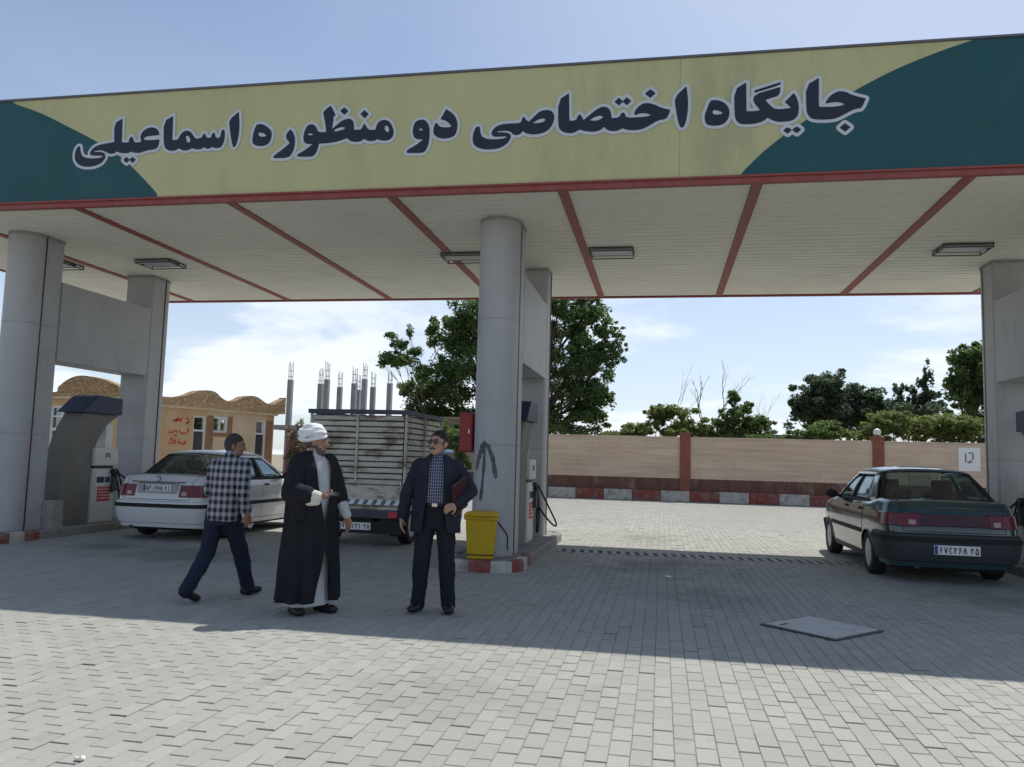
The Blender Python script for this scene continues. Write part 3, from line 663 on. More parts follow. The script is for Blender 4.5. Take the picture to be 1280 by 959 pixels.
# dispensers with their curved fin and blue hood
m_fin = mat('fin_render', (.20, .19, .165), .85, .15, 3, .3, 40, dirt=(.12, .11, .09), dirt_amt=.5)
m_hood = mat('hood_blue', (.024, .038, .078), .5, .15, 3)
m_ared = mat('notice_red', (.55, .05, .045), .5, .1, 8)
m_lcd = mat('display_dark', (.03, .05, .06), .2, .1, 8)
m_cream = mat('dispenser_cream', (.62, .61, .56), .45, .06, 4, dirt=(.28, .25, .2), dirt_amt=.5, dirt_scale=3.5, dirt_lo=.55, dirt_hi=.7)
def dispenser(cx, near_label, side=1):
    fin = thing('pump_shelter', 'curved fin with a blue hood over the pump '+near_label, 'shelter', (cx, YC, .138), 0, 'fins with blue hoods over the pumps')
    lo = [(-.80, 0), (-.80, .55), (-.76, .95), (-.66, 1.35), (-.50, 1.72), (-.33, 1.98)]
    hi = [(-.33, 1.98), (.62, 1.98), (.40, 1.86), (.20, 1.70), (.05, 1.45), (-.03, 1.15), (-.06, .8), (-.06, 0)]
    o = obj('fin', MB().prism(lo+hi[1:], 'x', -.20, .20), m_fin, fin, bevel=.01)
    hd = [(-.46, 1.985), (.62, 1.985), (.62, 2.30), (-.02, 2.32), (-.12, 2.28)]
    obj('hood', MB().prism(hd, 'x', -.26, .26), m_hood, fin, bevel=.012)
    p = thing('fuel_dispenser', 'white fuel dispenser with red notice and black hoses '+near_label, 'fuel dispenser', (cx, YC+.32, .138), 0, 'fuel dispensers on the pump islands')
    x = .23
    obj('cabinet', MB().bx(-x, x, -.34, .26, 0, .98), m_cream, p, bevel=.015)
    obj('head', MB().bx(-x-.03, x+.03, -.36, .28, 1.03, 1.36), m_cream, p, bevel=.02)
    obj('neck', MB().bx(-x+.02, x-.02, -.30, .22, .98, 1.03), m_darkmetal, p)
    obj('back_panel', MB().bx(-.12, .12, .06, .26, 1.36, 1.82), m_white, p, bevel=.01)
    for s in (-1, 1):
        fx = s*x
        obj('display_frame', MB().bx(min(fx, fx+s*.012), max(fx, fx+s*.012), -.28, .16, .66, .93), m_white, p, bevel=.004)
        d_ = obj('display', MB().bx(min(fx+s*.012, fx+s*.018), max(fx+s*.012, fx+s*.018), -.25, -.06, .72, .83), m_lcd, p)
        obj('display', MB().bx(min(fx+s*.012, fx+s*.018), max(fx+s*.012, fx+s*.018), -.03, .10, .72, .83), m_lcd, p)
        nt = obj('red_notice', MB().bx(min(fx, fx+s*.006), max(fx, fx+s*.006), -.20, .14, .38, .64), m_ared, p)
        mb = MB()
        for q in range(4):
            y = -.17
            while y < .09:
                w_ = random.uniform(.03, .08); xx = fx+s*.0075; mb.box(xx, y+w_/2, .60-q*.055, .002, w_, .016); y += w_+.02
        obj('notice_lettering', mb, m_platewhite, nt)
        lg = MB(); xx = fx+s*.032
        for k in range(3): lg.tube([(xx, -.02+.07*math.cos(a), 1.22+.045*k*.6+.05*math.sin(a)-.06) for a in np.linspace(.4, 2.7, 8)], .007, 4)
        obj('emblem', lg, m_ink, p)
        gx = s*(x+.05)
        nz = obj('nozzle', MB().tube([(gx, .20, .62), (gx, .18, .78), (gx, .14, .88), (gx, .05, .93)], [.018, .022, .03, .016], 8), m_black, p, smooth=True)
        obj('nozzle_holster', MB().bx(min(s*x, s*x+s*.07), max(s*x, s*x+s*.07), .13, .25, .55, .98), m_darkmetal, p, bevel=.01)
        ps = []
        for k in range(25):
            u = k/24; ps.append((gx+s*(.22*math.sin(PI*u)+.04*u), .22+.95*math.sin(PI*u)**.8*(.9 if u < .5 else 1)-.05*u, max(.035 if abs(gx+s*.22*math.sin(PI*u)) < .5 else .03, .62-2.3*u*(1-u)+.30*u)))
        obj('hose', MB().tube(ps, .016, 8), m_black, p, smooth=True)
        ps = [(gx+s*.02*math.sin(7*u), .26+.25*math.sin(PI*u), .95-.9*math.sin(PI*u)*(.6+.4*u)-.2*u) for u in np.linspace(0, 1, 20)]
        obj('hose', MB().tube(ps, .015, 8), m_black, p, smooth=True)
    return p
dispenser(ISL[0], 'beside the white sedan')
dispenser(ISL[1], 'inside the portal with the sprayed arrow')
dispenser(ISL[2], 'beside the parked dark sedan')

# things on the islands
blk = obj('concrete_block', MB().prism([(-.14, 0), (.14, 0), (.12, .46), (-.12, .46)], 'y', -.13, .13), mat('block_concrete', (.30, .29, .27), .9, .2, 8, .4, 40), bevel=.012, loc=(-10.02, 11.85, .139))
tag(blk, 'small grey concrete block at the foot of the portal beside the white sedan', 'block')
m_yel = mat('yellow_plastic', (.56, .37, .012), .45, .08, 4, dirt=(.35, .22, .02), dirt_amt=.5, dirt_scale=5)
bn = thing('waste_bin', 'yellow plastic waste bin with a lid, standing before the round arrow column', 'bin', (-2.39, 10.72, .151), R(9)); bn.scale = (1.06, 1.06, 1.05)
mb = MB(); lo, hi_ = (.165, .15), (.195, .18)
mb.add([(sx*w, sy*d_, z) for (w, d_), z in ((lo, .0), (hi_, .52)) for sx, sy in ((-1, -1), (1, -1), (1, 1), (-1, 1))], [(3, 2, 1, 0), (0, 1, 5, 4), (1, 2, 6, 5), (2, 3, 7, 6), (3, 0, 4, 7), (4, 5, 6, 7)])
obj('body', mb, m_yel, bn, bevel=.02)
obj('rim', MB().bx(-.215, .215, -.2, .2, .50, .54), m_yel, bn, bevel=.012)
mb = MB(); mb.prism([(-.22, .541), (.22, .541), (.215, .575), (.12, .60), (-.12, .60), (-.215, .575)], 'y', -.205, .205); obj('lid', mb, m_yel, bn, bevel=.015)
obj('handle', MB().bx(-.12, .12, -.235, -.20, .545, .57), m_yel, bn, bevel=.006)
obj('base_band', MB().bx(-.17, .17, -.156, .156, .05, .065), m_black, bn)
rb = thing('extinguisher_box', 'red metal extinguisher cabinet mounted on the arrow column, facing the pickup', 'cabinet', (-2.80, 11.45, 1.58))
m_rbox = mat('red_cabinet_paint', (.30, .035, .03), .5, .15, 5, dirt=(.12, .04, .03), dirt_amt=.5)
obj('box', MB().bx(-.10, .10, -.13, .13, 0, .58), m_rbox, rb, bevel=.02)
obj('door', MB().bx(-.085, .085, -.142, -.131, .03, .55), m_rbox, rb, bevel=.004)
obj('bracket', MB().bx(.10, .16, -.04, .04, .15, .2).bx(.10, .16, -.04, .04, .40, .45), m_darkmetal, rb)
obj('latch', MB().bx(.04, .06, -.155, -.143, .27, .33), m_steel, rb)
# litter
for k, (p, s_) in enumerate(((ong(835, 722), .05), (ong(100, 951), .028))):
    mb = MB(); mb.ell((0, 0, .012), (s_, s_*.7, .013), n=7, m=5)
    o = obj('paper_scrap', mb, m_platewhite, loc=(p.x, p.y, .001)); tag(o, ['small pale scrap of paper lying in the shaded lane past the drain', 'small white scrap of paper on the sunlit paving'][k], 'litter')
    for v in o.data.vertices: v.co.z *= random.uniform(.5, 1.3)
# ------------------------------------------------------------------ boundary wall
WY = 32.75
bw = thing('boundary_wall', 'long beige stone boundary wall with brown base and red and white kerb blocks', 'wall', (0, WY+.2, 0))
_W = Matrix.Translation((0, -WY-.2, 0))
def wpart(name, mb, m, parent=None, **k):
    o = obj(name, mb, m, **k); o.parent = bw if parent is None else parent
    if parent is None: o.matrix_parent_inverse = _W
    return o
m_core = mat('wall_mortar', (.40, .30, .23), .9, .15, 4)
m_slabs = [mat('travertine_%d' % k, c, .7, .16, 1.6, .15, 30, coords='World', stretch=(.35, 1, 5), dirt=(.36, .25, .18), dirt_amt=.28, dirt_scale=1.2) for k, c in enumerate(((.60, .45, .33), (.585, .435, .32), (.615, .465, .345)))]
m_brown = mat('brown_base_stone', (.135, .062, .045), .7, .25, 3, .2, 30, coords='World', stretch=(1, 1, .4), dirt=(.28, .22, .17), dirt_amt=.55, dirt_scale=2.4, dirt_lo=.55, dirt_hi=.66)
m_post = mat('red_brick_post', (.25, .085, .055), .8, .2, 5, .3, 40)
WX0, WX1 = -14.2, 24.0
wpart('wall_core', MB().bx(WX0, WX1, WY+.03, WY+.25, -.05, 2.50), m_core)
wpart('coping', MB().bx(WX0, WX1, WY-.03, WY+.30, 2.502, 2.56), m_slabs[1], bevel=.008)
posts = [-13.5, -6.27, .94, 8.17, 15.4, 22.6]
sl_mesh = {}
for r_ in range(4):
    x = WX0+(.0 if r_ % 2 else .45)
    while x < WX1-.2:
        x1 = min(x+.9, WX1); z0 = .90+r_*.4; mb = MB().bx(-(x1-x)/2+.0015, (x1-x)/2-.0015, -.03, .028, .0015, .3985)
        if not any(x > p-.2 and x1 < p+.2 for p in posts):
            key = (round(x1-x, 3), random.randrange(3))
            if key not in sl_mesh:
                sl_mesh[key] = mb.mesh('stone_slab'); sl_mesh[key].materials.append(m_slabs[key[1]])
            o = link('stone_slab', sl_mesh[key], None); o.parent = bw; o.matrix_parent_inverse = _W; o.location = ((x+x1)/2, WY+.0+random.uniform(-.002, .002), z0)
        x = x1
x = WX0
bm_ = MB().bx(-.297, .297, -.04, .026, 0, .474).mesh('base_slab'); bm_.materials.append(m_brown)
while x < WX1-.3:
    o = link('base_slab', bm_, None); o.parent = bw; o.matrix_parent_inverse = _W; o.location = (x+.3, WY-.002+random.uniform(-.004, .004), .424); x += .6
for p in posts:
    o = wpart('post', MB().bx(p-.205, p+.205, WY-.10, WY+.32, -.05, 2.66), m_post, bevel=.01)
    c = wpart('post_cap', MB().bx(p-.24, p+.24, WY-.13, WY+.35, 2.66, 2.72), m_post, bevel=.01)
kb = [MB().bx(-.558, .558, -.09, .10, 0, .42).mesh('kerb_block') for _ in range(2)]
kb[0].materials.append(m_kwhite); kb[1].materials.append(m_kred)
k = 0; x = -4.52-1.128*8
while x < WX1-.5:
    o = link('kerb_block', kb[k % 2], None, bevel=.02); o.parent = bw; o.matrix_parent_inverse = _W; o.location = (x+.564, WY-.16, random.uniform(-.012, .006)); x += 1.128; k += 1
globe = thing('globe_lamp', 'round white globe lamp on a red wall post above the dark sedan', 'lamp', (8.17, WY+.1, 2.72))
obj('globe', MB().ell((0, 0, .18), (.145, .145, .145), n=20, m=14), mat('opal_glass', (.75, .73, .66), .3, .05), globe, smooth=True)
obj('base', MB().lathe([(.09, 0), (.08, .03), (.05, .05)], 16), m_darkmetal, globe)
sg = thing('wall_sign', 'square white sign with a red and grey emblem fixed on the stone boundary wall', 'sign', (11.36, WY-.045, 1.5))
obj('board', MB().bx(-.38, .38, -.015, .012, 0, .88), m_platewhite, sg, bevel=.006)
mb = MB().tube([(-.12, -.02, .66), (-.13, -.02, .34)], .022, 6).tube([(-.03, -.02, .68), (.12, -.02, .68), (.13, -.02, .42)], .022, 6).tube([(-.07, -.02, .36), (.0, -.02, .30), (.04, -.02, .40), (.09, -.02, .33)], .026, 6)
obj('emblem', mb, mat('emblem_grey', (.17, .13, .13), .6, .1), sg)

# ------------------------------------------------------------------ service building with wavy parapets
A = Vector((-18.9, 26.5)); B = Vector((-16.76, 32.6)); dv = (B-A).normalized(); nv = Vector((dv.y, -dv.x)); LEN = (B-A).length
def fac(u, v):      # pixel -> (s, z) on the long facade
    d_ = ray(u, v); t = (A.x*nv.x+A.y*nv.y)/(d_.x*nv.x+d_.y*nv.y); q = Vector((0, 0, CAMH))+d_*t
    return ((q.x-A.x)*dv.x+(q.y-A.y)*dv.y, q.z)
def FP(s_, z, off=0.): return (A.x+dv.x*s_+nv.x*off, A.y+dv.y*s_+nv.y*off, z)
sb = thing('service_building', 'low orange tiled service building with wavy stone parapets and red wall writing', 'building', (-18.9, 26.5, 0))
_B = Matrix.Translation((18.9, -26.5, 0))
def bpart(name, mb, m, parent=None, **k):
    o = obj(name, mb, m, **k); o.parent = sb if parent is None else parent
    if parent is None: o.matrix_parent_inverse = _B
    return o
def tile_mat():
    m = bpy.data.materials.new('orange_tile'); m.use_nodes = True; N, L = m.node_tree.nodes, m.node_tree.links; b = N['Principled BSDF']; b.inputs['Roughness'].default_value = .6
    tc = N.new('ShaderNodeTexCoord'); n1 = N.new('ShaderNodeTexNoise'); n1.inputs['Scale'].default_value = 1.2; n1.inputs['Detail'].default_value = 7; L.new(tc.outputs['Object'], n1.inputs[0])
    cr = N.new('ShaderNodeValToRGB'); cr.color_ramp.elements[0].position = .3; cr.color_ramp.elements[1].position = .7
    cr.color_ramp.elements[0].color = (.45, .28, .135, 1); cr.color_ramp.elements[1].color = (.57, .385, .21, 1); L.new(n1.outputs['Fac'], cr.inputs[0]); L.new(cr.outputs[0], b.inputs['Base Color']); return m
m_tile = tile_mat()
m_tileb = mat('pale_tile', (.56, .42, .26), .6, .12, 1.4)
def crazy_mat():
    m = bpy.data.materials.new('crazy_stone'); m.use_nodes = True; N, L = m.node_tree.nodes, m.node_tree.links; b = N['Principled BSDF']; b.inputs['Roughness'].default_value = .85
    tc = N.new('ShaderNodeTexCoord'); vo = N.new('ShaderNodeTexVoronoi'); vo.inputs['Scale'].default_value = 8.5; L.new(tc.outputs['Object'], vo.inputs['Vector'])
    cr = N.new('ShaderNodeValToRGB'); e = cr.color_ramp.elements; e[0].color = (.27, .16, .075, 1); e[1].color = (.50, .35, .20, 1); e.new(.5).color = (.39, .25, .12, 1)
    L.new(vo.outputs['Color'], cr.inputs[0])
    ve = N.new('ShaderNodeTexVoronoi'); ve.feature = 'DISTANCE_TO_EDGE'; ve.inputs['Scale'].default_value = 8.5; L.new(tc.outputs['Object'], ve.inputs['Vector'])
    mr = N.new('ShaderNodeMapRange'); mr.inputs['From Max'].default_value = .06; L.new(ve.outputs['Distance'], mr.inputs['Value'])
    mx = N.new('ShaderNodeMix'); mx.data_type = 'RGBA'; mx.inputs[6].default_value = (.16, .11, .06, 1); L.new(mr.outputs[0], mx.inputs[0]); L.new(cr.outputs[0], mx.inputs[7]); L.new(mx.outputs[2], b.inputs['Base Color'])
    bp = N.new('ShaderNodeBump'); bp.inputs['Distance'].default_value = .03; bp.inputs['Strength'].default_value = .8; L.new(mr.outputs[0], bp.inputs['Height']); L.new(bp.outputs[0], b.inputs['Normal']); return m
m_crazy = crazy_mat()
ZE = 3.10
D1 = (fac(240, 560)[0], fac(256, 560)[0]); D2 = (fac(318, 565)[0], fac(331, 565)[0]); W1 = (fac(265, 540)[0], fac(284, 540)[0], fac(274, 541)[1], fac(274, 521)[1])
# long facade: wall pieces around its openings
def fbox(s0, s1, z0, z1, o0, o1):
    ps = [FP(s0, 0, o0), FP(s1, 0, o0), FP(s1, 0, o1), FP(s0, 0, o1)]; return MB().prism([(p[0], p[1]) for p in ps], 'z', z0, z1)
cutz = 2.86
pieces = [(0, D1[0], 0, ZE), (D1[0], D1[1], cutz, ZE), (D1[1], W1[0], 0, ZE), (W1[0], W1[1], 0, W1[2]), (W1[0], W1[1], W1[3], ZE), (W1[1], D2[0], 0, ZE), (D2[0], D2[1], cutz, ZE), (D2[1], LEN, 0, ZE)]
for i, (a, b, z0, z1) in enumerate(pieces): bpart('wall', fbox(a+.001, b-.001, z0, z1, -.25, 0), m_tileb if i > 1 and i != 7 else m_tile)
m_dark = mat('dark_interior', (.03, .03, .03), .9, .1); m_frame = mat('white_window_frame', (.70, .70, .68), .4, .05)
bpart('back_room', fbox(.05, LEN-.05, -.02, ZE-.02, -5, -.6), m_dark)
for a, b in (D1, D2):
    f = bpart('door', fbox(a+.02, b-.02, 0, 2.25, -.16, -.12), mat('door_dark', (.055, .05, .045), .4, .2))
    mb = MB()
    for q in ((a, a+.06, 0, cutz), (b-.06, b, 0, cutz), (a+.06, b-.06, 2.25, 2.32), (a+.06, b-.06, cutz-.06, cutz)): p_ = fbox(*q, -.18, -.05); mb.add(p_.v, p_.f)
    bpart('frame', mb, m_frame, f); bpart('transom_pane', fbox(a+.06, b-.06, 2.32, cutz-.06, -.14, -.13), m_blueglass, f)
    bpart('surround', fbox(b+.002, b+.34, 0, cutz, .001, .03), mat('brown_jamb', (.26, .14, .07), .6, .15, 3))
wf = MB(); a, b, z0, z1 = W1; md = (a+b)/2
for q in ((a, a+.08, z0, z1), (b-.08, b, z0, z1), (a+.08, b-.08, z0, z0+.08), (a+.08, b-.08, z1-.08, z1), (md-.04, md+.04, z0+.08, z1-.08)): p_ = fbox(*q, -.14, -.04); wf.add(p_.v, p_.f)
wo = bpart('window', wf, m_frame); bpart('pane', fbox(a+.08, md-.04, z0+.08, z1-.08, -.1, -.09), m_blueglass, wo); bpart('pane', fbox(md+.04, b-.08, z0+.08, z1-.08, -.1, -.09), m_blueglass, wo)
bpart('window_surround', (lambda m1, m2, m3: m1.add(m2.v, m2.f).add(m3.v, m3.f))(fbox(a-.22, a-.002, z0-.15, z1+.02, .001, .035), fbox(b+.002, b+.22, z0-.15, z1+.02, .001, .035), fbox(a, b, z0-.15, z0-.002, .001, .0345)), MATS['brown_jamb'])
bpart('eave_band', fbox(-.1, LEN+.1, ZE, ZE+.10, -.3, .12), m_tileb)
top = [(215, 497), (232, 494), (243, 489.5), (254, 488), (266, 490), (275, 498), (284, 502), (295, 500), (303, 496), (312, 495), (320, 497), (330, 504), (338, 506), (345, 503), (352, 499.5), (360, 498), (364, 500)]
tp = densify([fac(*p) for p in top], 4); tp = [(min(s_, LEN+.5), z) for s_, z in tp]
tp = [(-.1, tp[0][1])]+tp
vs = []; n = len(tp)
for off in (.14, -.30):
    vs += [FP(s_, ZE+.102, off) for s_, z in tp]+[FP(s_, z, off) for s_, z in tp]
mb = MB(); fs = []
for i in range(n-1):
    fs += [(i, i+1, n+i+1, n+i), (2*n+i+1, 2*n+i, 3*n+i, 3*n+i+1), (n+i, n+i+1, 3*n+i+1, 3*n+i), (i+1, i, 2*n+i, 2*n+i+1)]
fs += [(0, n, 3*n, 2*n), (n-1, 2*n-1+n*2, 4*n-1, 2*n-1)]
fs[-1] = (n-1, 2*n-1, 4*n-1, 3*n-1)
bpart('wavy_parapet', mb.add(vs, fs), m_crazy)
# left wing facing the forecourt
LY = 26.2; ZL = 3.28
def lw(u, v): q = ony(u, v, LY); return (q.x, q.z)
wx0, wx1 = lw(62, 520)[0], lw(91, 520)[0]; wz1 = lw(76, 507)[1]; wz0 = .9
for q in ((-25, wx0, 0, ZL), (wx1, -19.05, 0, ZL), (wx0, wx1, 0, wz0), (wx0, wx1, wz1, ZL)):
    bpart('wall', MB().bx(q[0], q[1], LY, LY+.25, q[2], q[3]), m_tile)
wf = MB(); mx_ = (wx0+wx1)/2; zm = 2.15
for q in ((wx0, wx0+.08, wz0, wz1), (wx1-.08, wx1, wz0, wz1), (wx0+.08, wx1-.08, wz0, wz0+.08), (wx0+.08, wx1-.08, wz1-.08, wz1), (mx_-.04, mx_+.04, wz0+.08, wz1-.08), (wx0+.08, mx_-.04, zm-.05, zm+.05), (mx_+.04, wx1-.08, zm-.05, zm+.05), (wx0+.08, mx_-.04, 2.6, 2.66)): wf.bx(q[0], q[1], LY+.06, LY+.14, q[2], q[3])
wo = bpart('window', wf, m_frame); bpart('pane', MB().bx(wx0+.08, wx1-.08, LY+.15, LY+.155, wz0+.08, wz1-.08), m_blueglass, wo)
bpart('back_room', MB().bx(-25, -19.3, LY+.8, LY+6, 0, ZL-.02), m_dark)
bpart('eave_band', MB().bx(-25.1, -18.9, LY-.12, LY+.3, ZL, ZL+.1), m_tileb)
tp = densify([(-25, ZL+.5)]+[lw(*p) for p in ((67, 491), (76, 484), (86, 476), (97, 471), (107, 470), (119, 471.5), (130, 474), (145, 480), (158, 486), (170, 488))], 3)
bpart('wavy_parapet', MB().prism([(tp[0][0], ZL+.102), (tp[-1][0], ZL+.102)]+tp[::-1], 'y', LY-.14, LY+.3), m_crazy)
bpart('roof_slab', MB().prism([(-25, LY+.3), (-19.1, LY+.3), (A.x-.2, A.y), (B.x-.4, B.y), (B.x-6, B.y+2), (-25, LY+6)], 'z', ZE-.05, ZE+.06), m_core)
# red writing on the tiles (three sprayed lines)
m_graf = mat('red_spray', (.50, .055, .04), .7, .25, 10)
def scrib(pts, w_):
    P = [fac(*p) for p in pts]; mb = MB(); rows = []
    for i, p in enumerate(P):
        q0, q1 = P[max(i-1, 0)], P[min(i+1, len(P)-1)]; t_ = Vector((q1[0]-q0[0], q1[1]-q0[1])).normalized(); nr = Vector((-t_.y, t_.x))*w_
        rows.append((FP(p[0]-nr.x, p[1]-nr.y, .006), FP(p[0]+nr.x, p[1]+nr.y, .006)))
    vs = [q for r_ in rows for q in r_]; return mb.add(vs, [(2*i, 2*i+1, 2*i+3, 2*i+2) for i in range(len(P)-1)])
SCR = [[(216, 527), (221, 524), (224, 522)], [(220, 528), (222, 523), (226, 525), (228, 521)], [(217, 525), (227, 526)], [(232, 523), (236, 525), (233, 530), (237, 527)],
       [(210, 540), (215, 541), (219, 538), (222, 541)], [(224, 538), (226, 541), (232, 542), (236, 538), (234, 536)], [(217, 545), (221, 543.5)], [(213, 550), (215, 547)],
       [(210, 553), (214, 555), (217, 552), (213, 549)], [(219, 549), (219.5, 555)], [(223, 549), (224, 555)], [(225, 552), (228, 556), (230, 553), (232, 555), (231, 551)]]
for k in range(3):
    mb = MB()
    for q in (SCR[:4], SCR[4:8], SCR[8:])[k]:
        r_ = scrib(densify(q, 4), .028); mb.add(r_.v, r_.f)
    bpart('wall_writing', mb, m_graf)

# red gate and rough wall beside the building
m_gate = mat('red_gate_paint', (.24, .05, .03), .6, .2, 3)
gt = thing('metal_gate', 'dark red sheet metal gate next to the orange service building', 'gate', (-15.5, 33.5, 0))
for k in range(5): obj('gate_panel', MB().bx(-1.05+k*.42+.006, -1.05+(k+1)*.42-.006, -.02, .02, .05, 2.35), m_gate, gt, bevel=.004)
obj('gate_frame', MB().bx(-1.1, 1.1, .021, .07, .05, .12).bx(-1.1, 1.1, .021, .07, 2.28, 2.36).bx(-1.1, 1.1, .021, .07, 1.15, 1.22), m_gate, gt)
rw = thing('rough_wall', 'tall rough grey brown wall behind the pickup and the red gate', 'wall', (-12, 35.5, 0))
obj('masonry', MB().bx(-3.4, 4.5, -.15, .15, 0, 3.25), mat('rough_masonry', (.26, .19, .14), .95, .25, 2.5, .5, 12), rw)
obj('coping', MB().bx(-3.45, 4.55, -.2, .2, 3.25, 3.33), m_core, rw)

# ------------------------------------------------------------------ unfinished concrete frame far behind
UY = 58.
m_rawc = mat('raw_concrete', (.27, .275, .28), .9, .15, 3, .2, 20); m_rebar = mat('rebar', (.16, .13, .12), .8, .2)
ub = thing('unfinished_building', 'unfinished concrete building frame with bare columns and rebar, beyond the pickup', 'building', (-24, UY, 0))
_Ub = Matrix.Translation((24, -UY, 0))
def upart(name, mb, m, parent=None, **k):
    o = obj(name, mb, m, **k); o.parent = ub if parent is None else parent
    if parent is None: o.matrix_parent_inverse = _Ub
    return o
q0, q1 = ony(355, 520, UY), ony(500, 520, UY)
upart('floor_slab', MB().bx(q0.x-1, q1.x+1.5, UY-1.5, UY+6, 3.3, 3.6), m_rawc)
for cu, cv, rv_, dy in ((363.4, 475, 453, 0), (401, 480, 460.5, 1.5), (409, 474.5, 452, 0), (425, 484, 465, 3), (443, 479.5, 459, 1), (448, 487.5, 469, 4), (456, 474, 453.5, 0), (466.5, 484, 465.5, 2), (487.5, 479.5, 465.5, .5)):
    Yq = UY+dy; t_ = ony(cu, cv, Yq); rt_ = ony(cu, rv_, Yq)
    upart('column', MB().bx(t_.x-.18, t_.x+.18, Yq-.18, Yq+.18, 0, t_.z), m_rawc)
    mb = MB()
    for sx in (-1, 1):
        for sy in (-1, 1): mb.tube([(t_.x+sx*.12, Yq+sy*.12, t_.z-.05), (t_.x+sx*.13+random.uniform(-.04, .04), Yq+sy*.13, rt_.z+random.uniform(-.25, .1))], .022, 4)
    for zz in np.arange(t_.z+.25, rt_.z-.3, .45): mb.bx(t_.x-.14, t_.x+.14, Yq-.14, Yq+.14, zz, zz+.02)
    upart('rebar', mb, m_rebar)

# ------------------------------------------------------------------ trees and shrubs
def leaf_mat(name, c1, c2):
    m = bpy.data.materials.new(name); m.use_nodes = True; N, L = m.node_tree.nodes, m.node_tree.links; b = N['Principled BSDF']; b.inputs['Roughness'].default_value = .55; b.inputs['Specular IOR Level'].default_value = .35
    at = N.new('ShaderNodeAttribute'); at.attribute_name = 'tone'; mx = N.new('ShaderNodeMix'); mx.data_type = 'RGBA'
    mx.inputs[6].default_value = tuple(c1)+(1,); mx.inputs[7].default_value = tuple(c2)+(1,); L.new(at.outputs['Fac'], mx.inputs[0]); L.new(mx.outputs[2], b.inputs['Base Color'])
    tl = N.new('ShaderNodeBsdfTranslucent'); L.new(mx.outputs[2], tl.inputs[0]); ms = N.new('ShaderNodeMixShader'); ms.inputs[0].default_value = .55
    L.new(b.outputs[0], ms.inputs[1]); L.new(tl.outputs[0], ms.inputs[2]); L.new(ms.outputs[0], N['Material Output'].inputs[0]); return m
m_bark = mat('bark', (.11, .085, .06), .95, .3, 6, .5, 20)
m_bark2 = mat('bark_grey', (.20, .17, .14), .95, .3, 6)
LM = {'dark': leaf_mat('leaf_dark', (.065, .12, .045), (.20, .29, .10)), 'mid': leaf_mat('leaf_mid', (.07, .125, .04), (.20, .28, .09)), 'light': leaf_mat('leaf_light', (.11, .155, .045), (.26, .31, .10)),
      'blue': leaf_mat('leaf_bluish', (.065, .098, .065), (.16, .215, .12)), 'dry': leaf_mat('leaf_dry', (.16, .12, .08), (.30, .24, .17))}
def leaves(clumps, n, size, asp=1.6, sub=9, spread=.42, droop=0.):
    cl = np.array(clumps, float); vol = np.prod(cl[:, 3:6], axis=1)**(2/3); cnt = np.maximum((n*vol/vol.sum()).astype(int), 8)
    P = []; tone = []
    for c, k in zip(cl, cnt):
        ns = max(3, int(sub*(1+rng.random())))
        d_ = rng.normal(size=(ns, 3)); d_ /= np.linalg.norm(d_, axis=1)[:, None]; d_[:, 2] = np.abs(d_[:, 2])*np.where(rng.random(ns) < .75, 1, -1)
        ctr = c[:3]+d_*c[3:6]*(.45+.5*rng.random((ns, 1))); rad = c[3:6]*(spread*(.6+.7*rng.random((ns, 1)))); bt = rng.random(ns)
        ix = rng.integers(0, ns, k); g = rng.normal(size=(k, 3)); g /= np.linalg.norm(g, axis=1)[:, None]; g *= rng.random((k, 1))**.45
        out_ = rng.random(ns) < .22; ctr[out_] = c[:3]+d_[out_]*c[3:6]*(1.0+.28*rng.random((out_.sum(), 1))); rad[out_] *= .6
        P.append(ctr[ix]+g*rad[ix]); tone.append(np.clip(.45*bt[ix]+.55*rng.random(k), 0, 1))
    P = np.concatenate(P); tone = np.concatenate(tone); m = len(P)
    nr = rng.normal(size=(m, 3)); nr[:, 2] = np.abs(nr[:, 2])+.4; nr /= np.linalg.norm(nr, axis=1)[:, None]
    a = np.cross(nr, rng.normal(size=(m, 3))); a /= np.linalg.norm(a, axis=1)[:, None]; b = np.cross(nr, a)
    s_ = size*(.6+.8*rng.random((m, 1)))
    V = np.stack([P-a*s_*asp/2, P-b*s_*.38+nr*s_*.06, P+a*s_*asp/2, P+b*s_*.38+nr*s_*.06], 1).reshape(-1, 3)
    return np_mesh('crown', V, np.arange(4*m).reshape(-1, 4), tone)
def limb(mb, p0, p1, r0, r1, wob=.12, n=6):
    p0 = Vector(p0); p1 = Vector(p1); L_ = (p1-p0).length; ps = []; rs = []
    for k in range(n+1):
        t = k/n; w_ = Vector((random.uniform(-1, 1), random.uniform(-1, 1), random.uniform(-.4, .4)))*wob*L_*.25*math.sin(PI*t)
        ps.append(p0.lerp(p1, t)+w_); rs.append(lerp(r0, r1, t))
    mb.tube(ps, rs, 7); return ps
def tree(name, label, cat, base, clumps, n, size, lm, trunk_r=.18, fork=.35, group='trees and shrubs behind the wall', **kw):
    base = Vector(base); t = thing(name, label, cat, base, 0, group)
    cl = [(c[0]-base.x, c[1]-base.y, c[2]-base.z)+tuple(c[3:]) for c in clumps]
    zt = np.mean([c[2] for c in cl]); mb = MB(); f0 = Vector((0, 0, max(zt*fork, .3))); limb(mb, (0, 0, -.1), f0, trunk_r, trunk_r*.75)
    for c in cl:
        e = Vector(c[:3]); ps = limb(mb, f0, e, trunk_r*.5, trunk_r*.14, .25)
        for k in range(4):
            q = e+Vector((random.uniform(-1, 1)*c[3], random.uniform(-1, 1)*c[4], random.uniform(-.4, 1)*c[5]))*.75; limb(mb, ps[4], q, trunk_r*.16, trunk_r*.04, .3, 4)
    obj('trunk', mb, m_bark, t, smooth=True)
    link('crown', leaves(cl, n, size, **kw), LM[lm], t); return t
